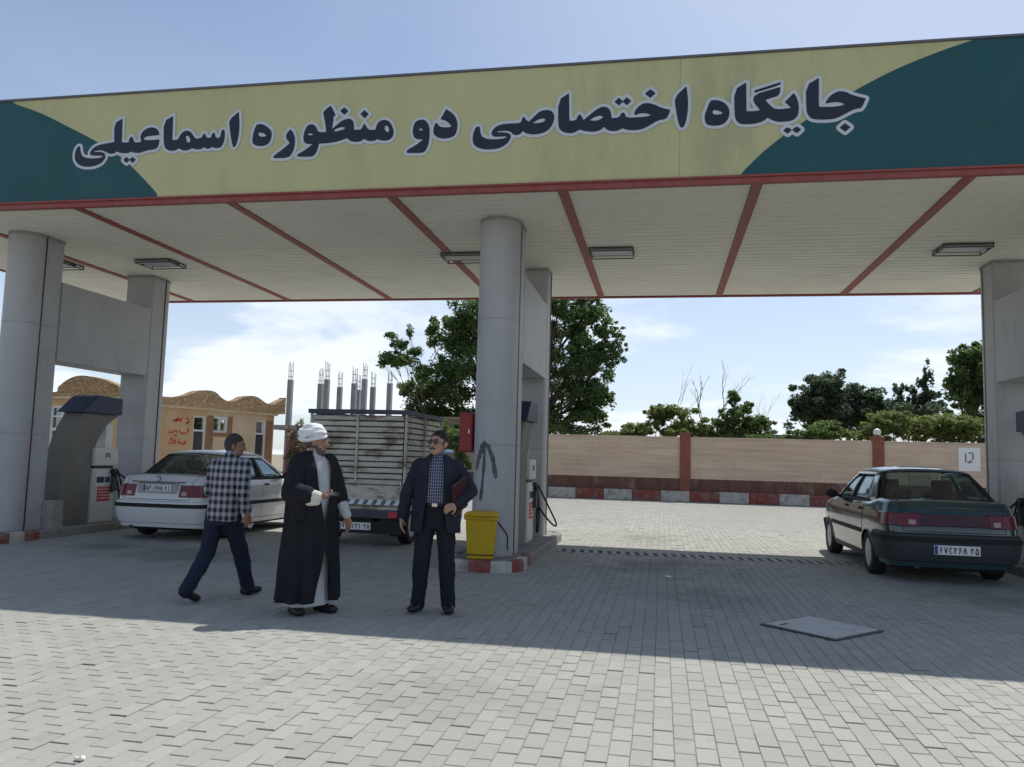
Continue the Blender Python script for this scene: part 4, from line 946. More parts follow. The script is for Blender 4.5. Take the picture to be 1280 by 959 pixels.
def C(u, v, Y, rx, rz, ry=None): p = ony(u, v, Y); return (p.x, p.y, p.z, rx, ry or rx, rz)
TY = 38
tree('broadleaf_tree', 'tall dark green broadleaf tree rising behind the arrow column', 'tree', (ony(640, 540, TY).x, TY, 0),
     [C(575, 445, TY, 1.5, 1.5), C(545, 500, TY, 1.5, 1.3), C(600, 410, TY, 1.6, 1.4), C(560, 540, TY, 1.7, 1.1), C(640, 450, TY+.5, 2.2, 2.2), C(640, 380, TY, 2.0, 1.5), C(590, 480, TY-1, 1.6, 1.5),
      C(700, 415, TY, 1.5, 1.4), C(735, 400, TY, 1.1, .8), C(715, 470, TY, 1.6, 1.4), C(748, 455, TY, 1.0, .8), C(768, 437, TY, .55, .55), C(720, 525, TY, 1.4, .9), C(690, 540, TY-.8, 1.4, .9), C(745, 505, TY, .8, .6), C(762, 415, TY, .65, .4), C(740, 378, TY, .6, .35),
      C(515, 490, TY, .7, .6), C(570, 420, TY, 1.2, 1.0), C(530, 530, TY, 1.2, 1.0), C(735, 430, TY, 1.2, 1.0), C(725, 500, TY-.5, 1.2, 1.0), C(700, 380, TY, 1.3, .8), C(600, 540, TY-.6, 1.6, 1.2)], 95000, .112, 'dark', .26, sub=26, spread=.33)
tree('young_tree', 'sparse twiggy branch of young leaves in front of the bare concrete columns', 'tree', (ony(530, 540, TY-2).x, TY-2, 0),
     [C(508, 455, TY-2, .6, .35), C(488, 448, TY-2, .45, .28), C(500, 432, TY-2, .35, .3), C(512, 415, TY-2, .14, .3), C(478, 455, TY-2, .28, .16), C(525, 470, TY-2, .5, .5), C(488, 420, TY-2, .28, .15), C(520, 442, TY-2, .3, .3)], 5200, .10, 'dark', .05, .55, sub=7, spread=.75)
tree('bush', 'bright green bush growing at the wall beside the red extinguisher cabinet', 'bush', (ony(568, 560, 31.5).x, 31.6, 0),
     [C(566, 545, 31.6, .6, .5), C(556, 562, 31.6, .6, .5), C(576, 565, 31.6, .6, .5), C(570, 590, 31.6, .7, .6), C(585, 548, 31.6, .45, .4)], 5200, .10, 'mid', .06, .2)
tree('shrub', 'light green leafy shrub behind the wall between the big tree and the bare tree', 'shrub', (ony(820, 545, 36).x, 36, 0),
     [C(800, 540, 36, .9, .5), C(820, 523, 36, .55, .55), C(845, 525, 36, .8, .6), C(780, 548, 36, .7, .25), C(850, 545, 36, 1.0, .5), C(870, 540, 36, .8, .5), C(765, 545, 36, .6, .2)], 13000, .095, 'light', .05, .3, sub=20, spread=.36)
tree('shrub', 'grey green feathery shrub behind the wall just past the bare tree', 'shrub', (ony(925, 545, 36.5).x, 36.5, 0),
     [C(925, 520, 36.5, .75, .6), C(945, 535, 36.5, .8, .5), C(905, 540, 36.5, .8, .5), C(925, 548, 36.5, 1.4, .35), C(917, 500, 36.5, .25, .4), C(955, 528, 36.5, .35, .25)], 12000, .095, 'mid', .05, .3, sub=20, spread=.36)
def bare(name, label, u, vtop, Y, w_):
    b_ = ony(u, 545, Y); tpz = ony(u, vtop, Y).z; t = thing(name, label, 'tree', (b_.x, Y, 0), 0, 'trees and shrubs behind the wall'); mb = MB()
    def grow(p, d_, L_, r_, lev):
        e = p+d_*L_; ps = limb(mb, p, e, r_, r_*.55, .12, 4)
        if lev == 0: return
        for k in range(3 if lev > 1 else 2):
            nd = (d_+Vector((random.uniform(-1, 1), random.uniform(-1, 1), random.uniform(-.1, .5)))*.55).normalized(); grow(ps[-1 if k < 2 else 2], nd, L_*random.uniform(.5, .78), r_*.55, lev-1)
    grow(Vector((0, 0, 0)), Vector((.02, 0, 1)), tpz*.42, .07*w_, 4); obj('branches', mb, m_bark2, t, smooth=True); return t
bare('bare_tree', 'tall leafless tree with fine branches standing behind the wall', 882, 455, 37, 1.0)
bare('bare_tree', 'short leafless sapling behind the wall, next to the light green shrub', 850, 482, 37, .6)
bare('bare_tree', 'slim leafless sapling poking out of the grey green shrub', 935, 486, 37, .45)
tree('broadleaf_tree', 'dark bluish rounded tree behind the wall past the grey green shrub', 'tree', (ony(1045, 540, 42).x, 42, 0),
     [C(1015, 505, 42, 1.1, .9), C(1040, 490, 42, 1.2, .9), C(1050, 520, 42, 1.6, 1.2), C(1075, 505, 42, 1.1, .8), C(1005, 528, 42, .9, .7), C(1090, 500, 42, .8, .6), C(1100, 525, 42, 1.2, .9), C(1025, 478, 42, .5, .35), C(1030, 515, 42, 1.3, 1.1), C(1070, 525, 42, 1.3, .9)], 36000, .115, 'blue', .20, sub=22, spread=.34)
tree('columnar_tree', 'three slim dark upright tree tops behind the vine covered wall', 'tree', (ony(1145, 530, 40).x, 40, 0),
     [C(1124, 492, 40, .28, .6), C(1145, 492, 40, .3, .6), C(1160, 482, 40, .25, .9), C(1140, 515, 40, 1.3, .7), C(1165, 510, 40, .6, .7)], 6000, .11, 'blue', .1)
tree('broadleaf_tree', 'fresh green tree behind the wall beside the far concrete portal', 'tree', (ony(1222, 530, 37).x, 37, 0),
     [C(1200, 455, 37, .5, .45), C(1222, 445, 37, .8, .5), C(1225, 480, 37, 1.1, .9), C(1205, 490, 37, .7, .5), C(1232, 510, 37, 1.1, .8), C(1192, 478, 37, .4, .25), C(1250, 470, 37, 1.2, 1.0)], 18000, .115, 'mid', .12, sub=20, spread=.36)
tree('creeper', 'yellow green creeper spilling over the wall behind the dark sedan', 'creeper', (ony(1150, 545, 34.2).x, 34.2, 0),
     [C(u_, v_, 34.2, .85, .5) for u_, v_ in ((1100, 545), (1125, 535), (1150, 540), (1175, 532), (1200, 540), (1225, 535), (1245, 545), (1110, 530), (1185, 545))], 19000, .09, 'light', .05, .3, sub=20, spread=.36)
tree('bush', 'mid green bush behind the wall under the dark bluish tree', 'bush', (ony(1020, 545, 35).x, 35, 0),
     [C(1005, 545, 35, .7, .35), C(1030, 540, 35, .8, .4), C(1055, 545, 35, .8, .4), C(990, 550, 35, .5, .2)], 5000, .10, 'mid', .05, .3)
tree('dry_shrub', 'dry brownish shrub between the red gate and the pickup', 'shrub', (ony(372, 560, 27).x, 27, 0),
     [C(372, 550, 27, .35, .55), C(378, 570, 27, .4, .5), C(366, 575, 27, .35, .5)], 5000, .05, 'dry', .04, .2, sub=20)
shed = thing('far_roof', 'low dark roof of a far shed peeping over the wall', 'shed', (ony(985, 545, 55).x, 55, 0))
obj('roof', MB().prism([(-2.6, 2.9), (2.6, 2.9), (2.2, 3.5), (-2.2, 3.5)], 'y', -1.5, 1.5), m_cap, shed); obj('wall', MB().bx(-2.3, 2.3, -1.3, 1.3, 0, 2.9), m_core, shed)
# ------------------------------------------------------------------ vehicles
STROKES = {'۱': [[(.35, 1), (.5, .6), (.5, 0)]], '۲': [[(.15, 1), (.32, .55), (.32, 0)], [(.3, .62), (.6, .62), (.85, .98)]], '۳': [[(.1, 1), (.25, .55), (.25, 0)], [(.25, .65), (.48, .7), (.5, .95)], [(.5, .7), (.78, .68), (.88, .98)]],
 '۴': [[(.15, 1), (.3, .5), (.3, 0)], [(.85, .98), (.45, .9), (.4, .62), (.85, .58)]], '۵': [[(.5, 1), (.15, .5), (.12, .15), (.32, .0), (.5, .2), (.68, 0), (.88, .15), (.85, .5), (.5, 1)]], '۶': [[(.85, .95), (.4, .95), (.28, .7), (.5, .55), (.9, .6)], [(.45, .55), (.2, .0)]],
 '۷': [[(.08, 1), (.5, 0)], [(.5, 0), (.92, 1)]], '۸': [[(.08, 0), (.5, 1)], [(.5, 1), (.92, 0)]], '۹': [[(.72, .72), (.5, .98), (.25, .75), (.45, .52), (.72, .62), (.72, 0)]], 'ع': [[(.8, .95), (.4, .95), (.4, .66), (.85, .6)], [(.5, .62), (.15, .35), (.3, .02), (.9, .1)]]}
def plate(parent, w, h, loc, txt, blue=True, rz=0., face=-1):
    p = obj('number_plate', MB().bx(-w/2, w/2, -.006, .006, -h/2, h/2), m_platewhite, parent, bevel=.004); p.location = loc; p.rotation_euler = (0, 0, rz)
    if blue: obj('plate_band', MB().bx(-w/2+.004, -w/2+.045, -.0075, -.0062, -h/2+.005, h/2-.005), mat('plate_blue', (.02, .06, .25), .4, .05), p)
    n = len(txt); x0, x1 = -w/2+.055, w/2-.012; cw = (x1-x0)/(n+.5)
    for k, ch in enumerate(txt):
        cx_ = x0+cw*(k+.5+(.5 if k >= n-2 else 0)); hh = h*.66; ww = cw*.74
        if ch in STROKES:
            mb = MB()
            for st in STROKES[ch]: mb.tube([(cx_+(q[0]-.5)*ww, -.0072, (q[1]-.5)*hh) for q in densify(st, 3)], .0062, 6)
            obj('plate_character', mb, m_ink, p); continue
        me = text_mesh(ch, h, bold=.003)
        if not len(me.vertices): continue
        xs = [v.co.x for v in me.vertices]; zs = [v.co.y for v in me.vertices]; mx_, mz_ = (max(xs)+min(xs))/2, (max(zs)+min(zs))/2
        for v in me.vertices: v.co = (cx_+(v.co.x-mx_)*ww/(max(xs)-min(xs)), -.0078, (v.co.y-mz_)*hh/(max(zs)-min(zs)))
        link('plate_character', me, m_ink, p)
    return p
def wheel(parent, x, y, rad, side, rim_m, hub='disc'):
    w_ = part_empty('wheel', parent, (x, y, rad))
    tw = .095
    obj('tyre', MB().lathe([(rad*.66, -tw), (rad*.93, -tw), (rad*.985, -tw*.8), (rad, -tw*.5), (rad, tw*.5), (rad*.985, tw*.8), (rad*.93, tw), (rad*.66, tw), (rad*.64, tw*.5), (rad*.64, -tw*.5), (rad*.66, -tw)], 32, axis='x', caps=False), m_tyre, w_, smooth=False)
    smooth_by_angle(w_.children[0], 35)
    s = side; mb = MB().lathe([(rad*.665, s*(tw-.01)), (rad*.60, s*(tw-.012)), (rad*.56, s*(tw-.035)), (rad*.20, s*(tw-.02)), (rad*.17, s*(tw-.004)), (rad*.02, s*(tw))], 32, axis='x')
    r_ = obj('rim', mb, rim_m, w_); smooth_by_angle(r_, 35)
    hm = MB()
    for k in range(10):
        a = 2*PI*k/10; hm.box(s*(tw-.022), rad*.43*math.cos(a), rad*.43*math.sin(a), .012, .035, .035, rot=(a, 0, 0))
    obj('vent_holes', hm, m_black, w_)
    return w_

ARCH_R = .335
PLAN = [(0, 0), (.30, .0), (.50, .008), (.64, .03), (.735, .085), (.785, .17), (.815, .32), (.835, .6), (.845, 1.1), (.85, 2.0), (.85, 2.9), (.84, 3.4), (.815, 3.85), (.77, 4.12), (.68, 4.30), (.5, 4.38), (.25, 4.42), (0, 4.43)]
def resample(P, step):
    P = [Vector(p) for p in P]; out = [P[0]]; acc = 0
    for i in range(len(P)-1):
        L_ = (P[i+1]-P[i]).length; n = max(1, int(round(L_/step)))
        for k in range(1, n+1): out.append(P[i].lerp(P[i+1], k/n))
    return out
class Shell:
    def __init__(s, WB=(.93, 3.60), zt=None, rad=.30):
        s.P = resample(densify(PLAN, 4), .045); n = len(s.P); s.N = []
        for i in range(n):
            t = (s.P[min(i+1, n-1)]-s.P[max(i-1, 0)]).normalized(); s.N.append(Vector((t.y, -t.x)))
        s.N[0] = Vector((0, -1)); s.N[-1] = Vector((0, 1)); s.WB = WB; s.rad = rad
        s.ty = [0, .06, .15, .62, .95, 2.9, 3.2, 3.9, 4.25, 4.43]; s.tz = zt or [.98, 1.03, 1.055, 1.075, 1.03, .99, .985, .90, .82, .74]
    def top(s, y): return interp(y, s.ty, s.tz)
    def bot(s, y):
        z = .22
        for w in s.WB:
            d_ = abs(y-w)
            if d_ < ARCH_R: z = max(z, s.rad-.01+math.sqrt(ARCH_R**2-d_*d_))
        return z
    def fac(s, z): return interp(z, [.2, .34, .50, .66, .80, .92, 1.0, 1.1], [-.055, -.03, -.008, 0, -.004, -.022, -.05, -.085])
    def pos(s, i, z, off=0., zt=None, mirror=False):
        p, n = s.P[i], s.N[i]; f = s.fac(z)+off
        if zt is not None and zt-z < .05: f -= .035*((1-(zt-z)/.05)**2)
        q = p+n*f; y = q.y
        if y < .6 and z > .62: y += (z-.62)*.16*(1-max(y, 0)/.6)
        x = max(q.x, 0.0)
        return (-x if mirror else x, y, z)
    def idx(s, y, front=False):     # index on the flank at this y
        c = [i for i, p in enumerate(s.P) if p.x > .7]; return min(c, key=lambda i: abs(s.P[i].y-y))
    def idx_x(s, x): c = [i for i, p in enumerate(s.P) if p.y < 1.0]; return min(c, key=lambda i: abs(s.P[i].x-x) if s.P[i].y < .3 else 9)
    def body(s):
        mb = MB(); K = 12; n = len(s.P); M = 8
        for mir in (False, True):
            vs = []; fs = []
            for i in range(n):
                y = s.P[i].y; zb, zt = s.bot(y), s.top(y)
                ks = [lerp(zb, zt-.05, k/8) for k in range(9)]+[zt-.035, zt-.02, zt-.008, zt]
                vs += [s.pos(i, z, 0, zt, mir) for z in ks]
            q = 13
            for i in range(n-1):
                for k in range(q-1):
                    f = (i*q+k, (i+1)*q+k, (i+1)*q+k+1, i*q+k+1); fs.append(f if not mir else f[::-1])
            mb.add(vs, fs)
        # deck (boot and bonnet), leaving the cabin open
        vs = []; fs = []
        for i in range(n):
            y = s.P[i].y; zt = s.top(y); e = s.pos(i, zt, 0, zt)
            for m in range(-M, M+1): t = m/M; vs.append((e[0]*t, e[1], zt+.018*(1-t*t)*min(1, e[0]/.6)))
        q = 2*M+1
        for i in range(n-1):
            for m in range(q-1):
                ya = .5*(s.P[i].y+s.P[i+1].y)
                if .80 < ya < 3.0 and 1 <= m < q-2: continue
                fs.append((i*q+m, i*q+m+1, (i+1)*q+m+1, (i+1)*q+m))
        mb.add(vs, fs)
        mb.bx(-.74, .74, .25, 4.15, .20, .24)   # floor pan
        return mb
    def band(s, i0, i1, prof, mirror=None):
        """strip round the plan between indices, prof = [(z, off)]; mirror None = both sides joined through the rear centre"""
        seqs = []
        if mirror is None: seqs = [[(i, True) for i in range(i1, i0-1, -1)]+[(i, False) for i in range(i0, i1+1)]]
        else: seqs = [[(i, mirror) for i in range(i0, i1+1)]]
        mb = MB(); q = len(prof)
        for sq in seqs:
            vs = [s.pos(i, z, o, None, m) for i, m in sq for z, o in prof]; fs = [(a*q+k, (a+1)*q+k, (a+1)*q+k+1, a*q+k+1) for a in range(len(sq)-1) for k in range(q-1)]
            fs.append(tuple(range(q))); fs.append(tuple((len(sq)-1)*q+k for k in range(q))[::-1]); mb.add(vs, fs)
        return mb

ZB0 = 1.02
def gh(y, z):       # greenhouse flank half width
    t = (z-ZB0)/.40; return (.775+(.575-.775)*t+.018*math.sin(PI*min(max(t, 0), 1)))*(1-.035*((y-1.95)/1.2)**2)
def sedan(name, label, loc, paint, ptxt, kind, group='parked cars', roof_black=False):
    t = thing(name, label, 'car', loc, 0, group); sh = Shell(); m_trim = m_black
    b = obj('body', sh.body(), paint, t); fixn(b); smooth_by_angle(b, 38)
    # cabin tub, seats
    m_in = mat('cabin_grey', (.055, .055, .058), .9, .2, 6)
    tub = MB().bx(-.70, .70, .82, 2.98, .30, .34).bx(-.72, -.68, .82, 2.98, .34, .99).bx(.68, .72, .82, 2.98, .34, .99).bx(-.68, .68, .70, .82, .34, 1.0).bx(-.68, .68, 2.98, 3.02, .34, .97).bx(-.66, .66, .62, .86, .99, 1.03)
    obj('cabin', tub, m_in, t)
    obj('dashboard', MB().bx(-.66, .66, 2.70, 3.0, .70, 1.01), m_in, t, bevel=.04)
    for sx in (-1, 1):
        st = obj('seat', MB().box(sx*.36, 1.98, .55, .50, .50, .18).box(sx*.36, 1.72, .85, .48, .14, .60, rot=(R(12), 0, 0)), m_in, t, bevel=.04)
        obj('headrest', MB().box(sx*.36, 1.62, 1.24, .27, .09, .17, rot=(R(12), 0, 0)), m_in, st, bevel=.03)
        obj('headrest', MB().box(sx*.36, 1.02, 1.13, .28, .08, .12), m_in, st, bevel=.03)
    obj('rear_bench', MB().box(0, 1.28, .55, 1.26, .5, .16).box(0, 1.02, .80, 1.26, .14, .5, rot=(R(18), 0, 0)), m_in, t, bevel=.04)
    obj('steering_wheel', MB().tube([(-.36+.18*math.cos(a), 2.52+.06*math.sin(a), .95+.17*math.sin(a)) for a in np.linspace(0, 2*PI, 20)], .014, 6), m_black, t)
    # roof, pillars
    def roof_pt(u, v):
        y = lerp(1.14, 2.36, u); m = lerp(-1, 1, v); ye = y-(.05*(1-m*m) if u < .02 else 0)+(.07*(1-m*m) if u > .98 else 0)
        z = interp(y, [1.14, 1.3, 1.75, 2.2, 2.36], [1.415, 1.44, 1.462, 1.445, 1.42])
        hwid = gh(y, 1.42)+.005; em = abs(m)**6
        return (m*hwid, ye, z+.03*(1-m*m)-.02*em)
    rf = obj('roof', MB().grid(roof_pt, 14, 18), paint, t, smooth=True); so = rf.modifiers.new('s', 'SOLIDIFY'); so.thickness = .03
    def patch(corners, n, m, off):
        (y00, z00), (y10, z10), (y11, z11), (y01, z01) = corners
        def fn(u, v):
            y = (y00*(1-u)+y10*u)*(1-v)+(y01*(1-u)+y11*u)*v; z = (z00*(1-u)+z10*u)*(1-v)+(z01*(1-u)+z11*u)*v
            return y, z
        return fn
    def side_patch(nm, corners, m, side, off, parent=t, thick=.02):
        f = patch(corners, 6, 6, off)
        mb = MB().grid(lambda u, v: (side*(gh(*f(u, v))+off), *f(u, v)), 5, 5); o = obj(nm, mb, m, parent, smooth=True)
        if thick: q = o.modifiers.new('s', 'SOLIDIFY'); q.thickness = thick; q.offset = 0
        return o
    TR = 1.385
    for sd in (-1, 1):
        side_patch('pillar', [(.70, 1.03), (1.06, 1.02), (1.34, TR), (1.12, TR)], paint, sd, .003)
        side_patch('pillar', [(1.98, 1.02), (2.06, 1.02), (2.03, TR), (1.97, TR)], m_black, sd, .002)
        side_patch('pillar', [(2.98, 1.01), (3.10, .99), (2.40, TR), (2.31, TR)], paint, sd, .003)
        side_patch('roof_rail', [(1.12, TR), (2.40, TR), (2.34, 1.425), (1.15, 1.42)], paint, sd, .004)
        side_patch('belt_trim', [(.95, 1.0), (3.02, .99), (2.98, 1.03), (1.06, 1.03)], m_black, sd, .008)
        side_patch('side_window', [(1.06, 1.03), (1.98, 1.03), (1.97, TR), (1.34, TR)], m_darkglass, sd, -.006, thick=.004)
        side_patch('side_window', [(2.06, 1.03), (2.98, 1.03), (2.31, TR), (2.03, TR)], m_darkglass, sd, -.006, thick=.004)
    def rearw(u, v):
        m = lerp(-1, 1, u); yb, zb, wb = .67-.05*(1-m*m), 1.06, gh(.72, 1.06)-.005; yt, zt_, wt = 1.15-.05*(1-m*m), 1.425, gh(1.13, 1.41)-.005
        return (m*lerp(wb, wt, v), lerp(yb, yt, v)-.015*math.sin(PI*v), lerp(zb, zt_, v)+.028*(1-m*m)*v)
    rw_ = obj('rear_window', MB().grid(rearw, 14, 6), m_darkglass, t, smooth=True)
    fr = MB()
    for u0, u1, v0, v1 in ((0, 1, 0, .07), (0, 1, .95, 1), (0, .045, .07, .95), (.955, 1, .07, .95)):
        fr.grid(lambda u, v: (lambda p: (p[0], p[1]-.006, p[2]+.004))(rearw(lerp(u0, u1, u), lerp(v0, v1, v))), 12, 2)
    obj('seal', fr, m_black, rw_, smooth=True)
    def frontw(u, v):
        m = lerp(-1, 1, u); yb, zb, wb = 3.10+.10*(1-m*m), .985, gh(3.0, 1.03)-.005; yt, zt_, wt = 2.36+.07*(1-m*m), 1.42, gh(2.36, 1.41)-.005
        return (m*lerp(wb, wt, v), lerp(yb, yt, v), lerp(zb, zt_, v)+.028*(1-m*m)*v+.02*math.sin(PI*v))
    obj('windscreen', MB().grid(frontw, 14, 6), m_darkglass, t, smooth=True)
    # doors as skins on the flank
    for sd in (-1, 1):
        for ya, yb in ((1.18, 2.0), (2.01, 3.02)):
            def dp(u, v, ya=ya, yb=yb, grow=0., off=.004):
                y = lerp(ya-grow, yb+grow, u); zlo = max(.30-grow, sh.bot(y)+.012); z = lerp(zlo, .985+grow*.3, v)
                i = sh.idx(y); j = min(i+1, len(sh.P)-1)
                if sh.P[i].y > y: i -= 1; j = i+1
                a_, b_ = sh.pos(i, z, off), sh.pos(j, z, off); f_ = (y-a_[1])/max(b_[1]-a_[1], 1e-6); x = lerp(a_[0], b_[0], min(max(f_, 0), 1))
                return (sd*x, y, z)
            g_ = obj('door_gap', MB().grid(lambda u, v: dp(u, v, grow=.008, off=.002), 18, 8), m_black, t, smooth=True)
            d_ = obj('door', MB().grid(dp, 18, 8), paint, t, smooth=True)
            if sd < 0: fixn(d_)
            p_ = dp(.12, .90, off=.01); obj('handle', MB().box(p_[0], p_[1]+.04, p_[2]-.02, .03, .16, .035), m_black, d_, bevel=.008)
    # bumpers, strips, lights
    iq = sh.idx(.52)
    bp_ = paint if kind == 'white' else mat('bumper_grey', (.030, .038, .042), .6, .1)
    bo = obj('bumper', sh.band(0, iq, [(.27, -.03), (.30, .035), (.42, .055), (.58, .055), (.64, .045), (.66, -.01)]), bp_, t); fixn(bo); smooth_by_angle(bo, 40)
    o = obj('bumper_strip', sh.band(0, iq, [(.545, .050), (.55, .066), (.605, .066), (.61, .050)]), m_black, bo); fixn(o)
    nP = len(sh.P)-1; jf = [i for i, p in enumerate(sh.P) if p.y > 3.95 and p.x > .3][0]
    fbm = MB()
    for mir in (False, True): q_ = sh.band(jf, nP, [(.25, -.03), (.30, .04), (.56, .05), (.60, -.01)], mirror=mir); fbm.add(q_.v, q_.f)
    o = obj('bumper', fbm, bp_, t); fixn(o); smooth_by_angle(o, 40)
    for sd in (False, True):
        i0, i1 = sh.idx(1.27), sh.idx(3.25)
        o = obj('side_strip', sh.band(i0, i1, [(.545, .0), (.55, .016), (.61, .016), (.615, 0)], mirror=sd), m_black, t); fixn(o)
        o = obj('sill', sh.band(i0, i1, [(.205, -.02), (.22, .0), (.29, .005), (.30, -.01)], mirror=sd), paint if kind == 'white' else bp_, t); fixn(o)
        for w_ in sh.WB:
            al = MB(); pts = []
            for k in range(19):
                a = PI*k/18; y = w_+ARCH_R*math.cos(a); z = sh.rad-.01+ARCH_R*math.sin(a)
                if z < .24: z = .24
                i = sh.idx(y); p_ = sh.pos(i, z, .002, None, sd); pts.append((p_[0], y, z))
            obj('arch_lip', al.tube(pts, .012, 6), paint, t, smooth=True)
    m_tl = mat('tail_light_red', (.15, .008, .012), .2, .25, 20, spec=.5, coat=.4); m_tl2 = mat('tail_light_pale', (.42, .30, .26), .15, .1, 20, coat=.5)
    z0, z1 = (.73, .91) if kind == 'white' else (.745, .90)
    for sd in (False, True):
        ia, ib = sh.idx_x(.40), sh.idx(.36)
        l_ = obj('tail_light', sh.band(ia, ib, [(z0-.01, .0), (z0, .022), (z1, .018), (z1+.01, -.005)], mirror=sd), m_tl, t); fixn(l_); smooth_by_angle(l_, 50)
        ic = sh.idx_x(.50)
        o = obj('reverse_lamp', sh.band(ia+1, max(ic, ia+3), [(z0+.015, .018), (z0+.02, .025), (z0+.075, .025), (z0+.08, .018)], mirror=sd), m_tl2, l_); fixn(o)
        ie = sh.idx(4.0); o = obj('headlight', sh.band(sh.idx(4.05), [i for i, p in enumerate(sh.P) if p.y > 4.2 and p.x < .55][0], [(.62, 0), (.63, .012), (.73, .0), (.735, -.01)], mirror=sd), m_chrome, t); fixn(o)
    il = sh.idx_x(.385)
    if kind != 'white':
        o = obj('tail_panel', sh.band(0, il, [(z0, 0), (z0+.01, .014), (z1-.005, .012), (z1+.005, -.004)]), mat('tail_panel_dark', (.06, .012, .016), .25, .2, coat=.4), t); fixn(o)
    # boot gap
    bg = MB()
    yy = sh.pos(0, .70)[1]
    for sd in (-1, 1):
        bg.tube([(sd*.60, sh.pos(sh.idx_x(.60), z)[1]-.002, z) for z in (.68, .8, .9, .97)]+[(sd*.62, .25, 1.068), (sd*.63, .55, 1.083)], .004, 4)
    bg.tube([(x, sh.pos(sh.idx_x(abs(x)), .675)[1]-.001, .675) for x in np.linspace(-.6, .6, 12)], .005, 4); obj('boot_gap', bg, m_black, t)
    if kind == 'white':
        o = obj('plate_recess', MB().bx(-.36, .36, yy+.012, yy+.05, .77, .97), mat('recess_grey', (.35, .36, .37), .5, .1), t, bevel=.01)
        obj('plate_lamp_bar', MB().bx(-.33, .33, yy-.02, yy+.04, .945, .972), mat('lamp_bar_grey', (.12, .13, .14), .4, .1), t, bevel=.006)
        plate(t, .50, .105, (0, yy+.006, .865), ptxt)
        em = MB().tube([(-.035, 0, .03), (-.01, 0, .045), (.03, 0, .04), (.035, 0, .005), (-.02, 0, -.03), (.04, 0, -.035)], .009, 5); o = obj('badge', em, m_ink, t); o.location = (.0, yy+.042, 1.005)
        for sx in (-1, 1): obj('model_badge', MB().bx(sx*.42-.075, sx*.42+.075, yy+.030, yy+.036, .955, .972), m_darkmetal, t)
    else:
        plate(t, .54, .12, (0, yy-.073, .455), ptxt)
    # mirrors, exhaust, wheels
    for sd in (-1, 1):
        mr_ = obj('mirror', MB().ell((sd*.93, 2.80, 1.05), (.095, .05, .07)), m_black, t, smooth=True); obj('mirror_stalk', MB().box(sd*.83, 2.80, 1.02, .10, .05, .04), m_black, mr_)
    obj('exhaust', MB().tube([(-.45, .5, .24), (-.45, .02, .22)], .025, 10), m_darkmetal, t)
    obj('underbody', MB().bx(-.62, .62, .35, 4.0, .15, .21), m_black, t)
    mr = mat('wheel_cover', (.36, .37, .38), .4, .1, 5, metal=.15)
    for yw in sh.WB:
        for sd in (-1, 1): wheel(t, sd*.735, yw, .30, sd, mr)
    return t
m_pwhite = mat('white_car_paint', (.62, .63, .63), .3, .03, 2, coat=.7, dirt=(.45, .43, .40), dirt_amt=.3, dirt_scale=2)
m_pteal = mat('dark_teal_paint', (.012, .042, .046), .25, .1, 2, coat=.9, spec=.5)
sedan('parked_sedan', 'white sedan seen from behind with its boot to the plaid shirt man', (-8.2, 12.0, 0), m_pwhite, '۵۴ن۷۸۵۸۱', 'white')
sedan('parked_sedan', 'dark blue green sedan parked with pale number plate', (3.80, 11.50, 0), m_pteal, '۶۷ج۲۶۸۲۵', 'dark').scale = (1.035, 1.02, 1.02)
sedan('parked_sedan', 'white sedan mostly hidden behind the concrete portal and curved fin', (-13.2, 13.0, 0), m_pwhite, '۳۱ب۴۷۵۱۵', 'white')

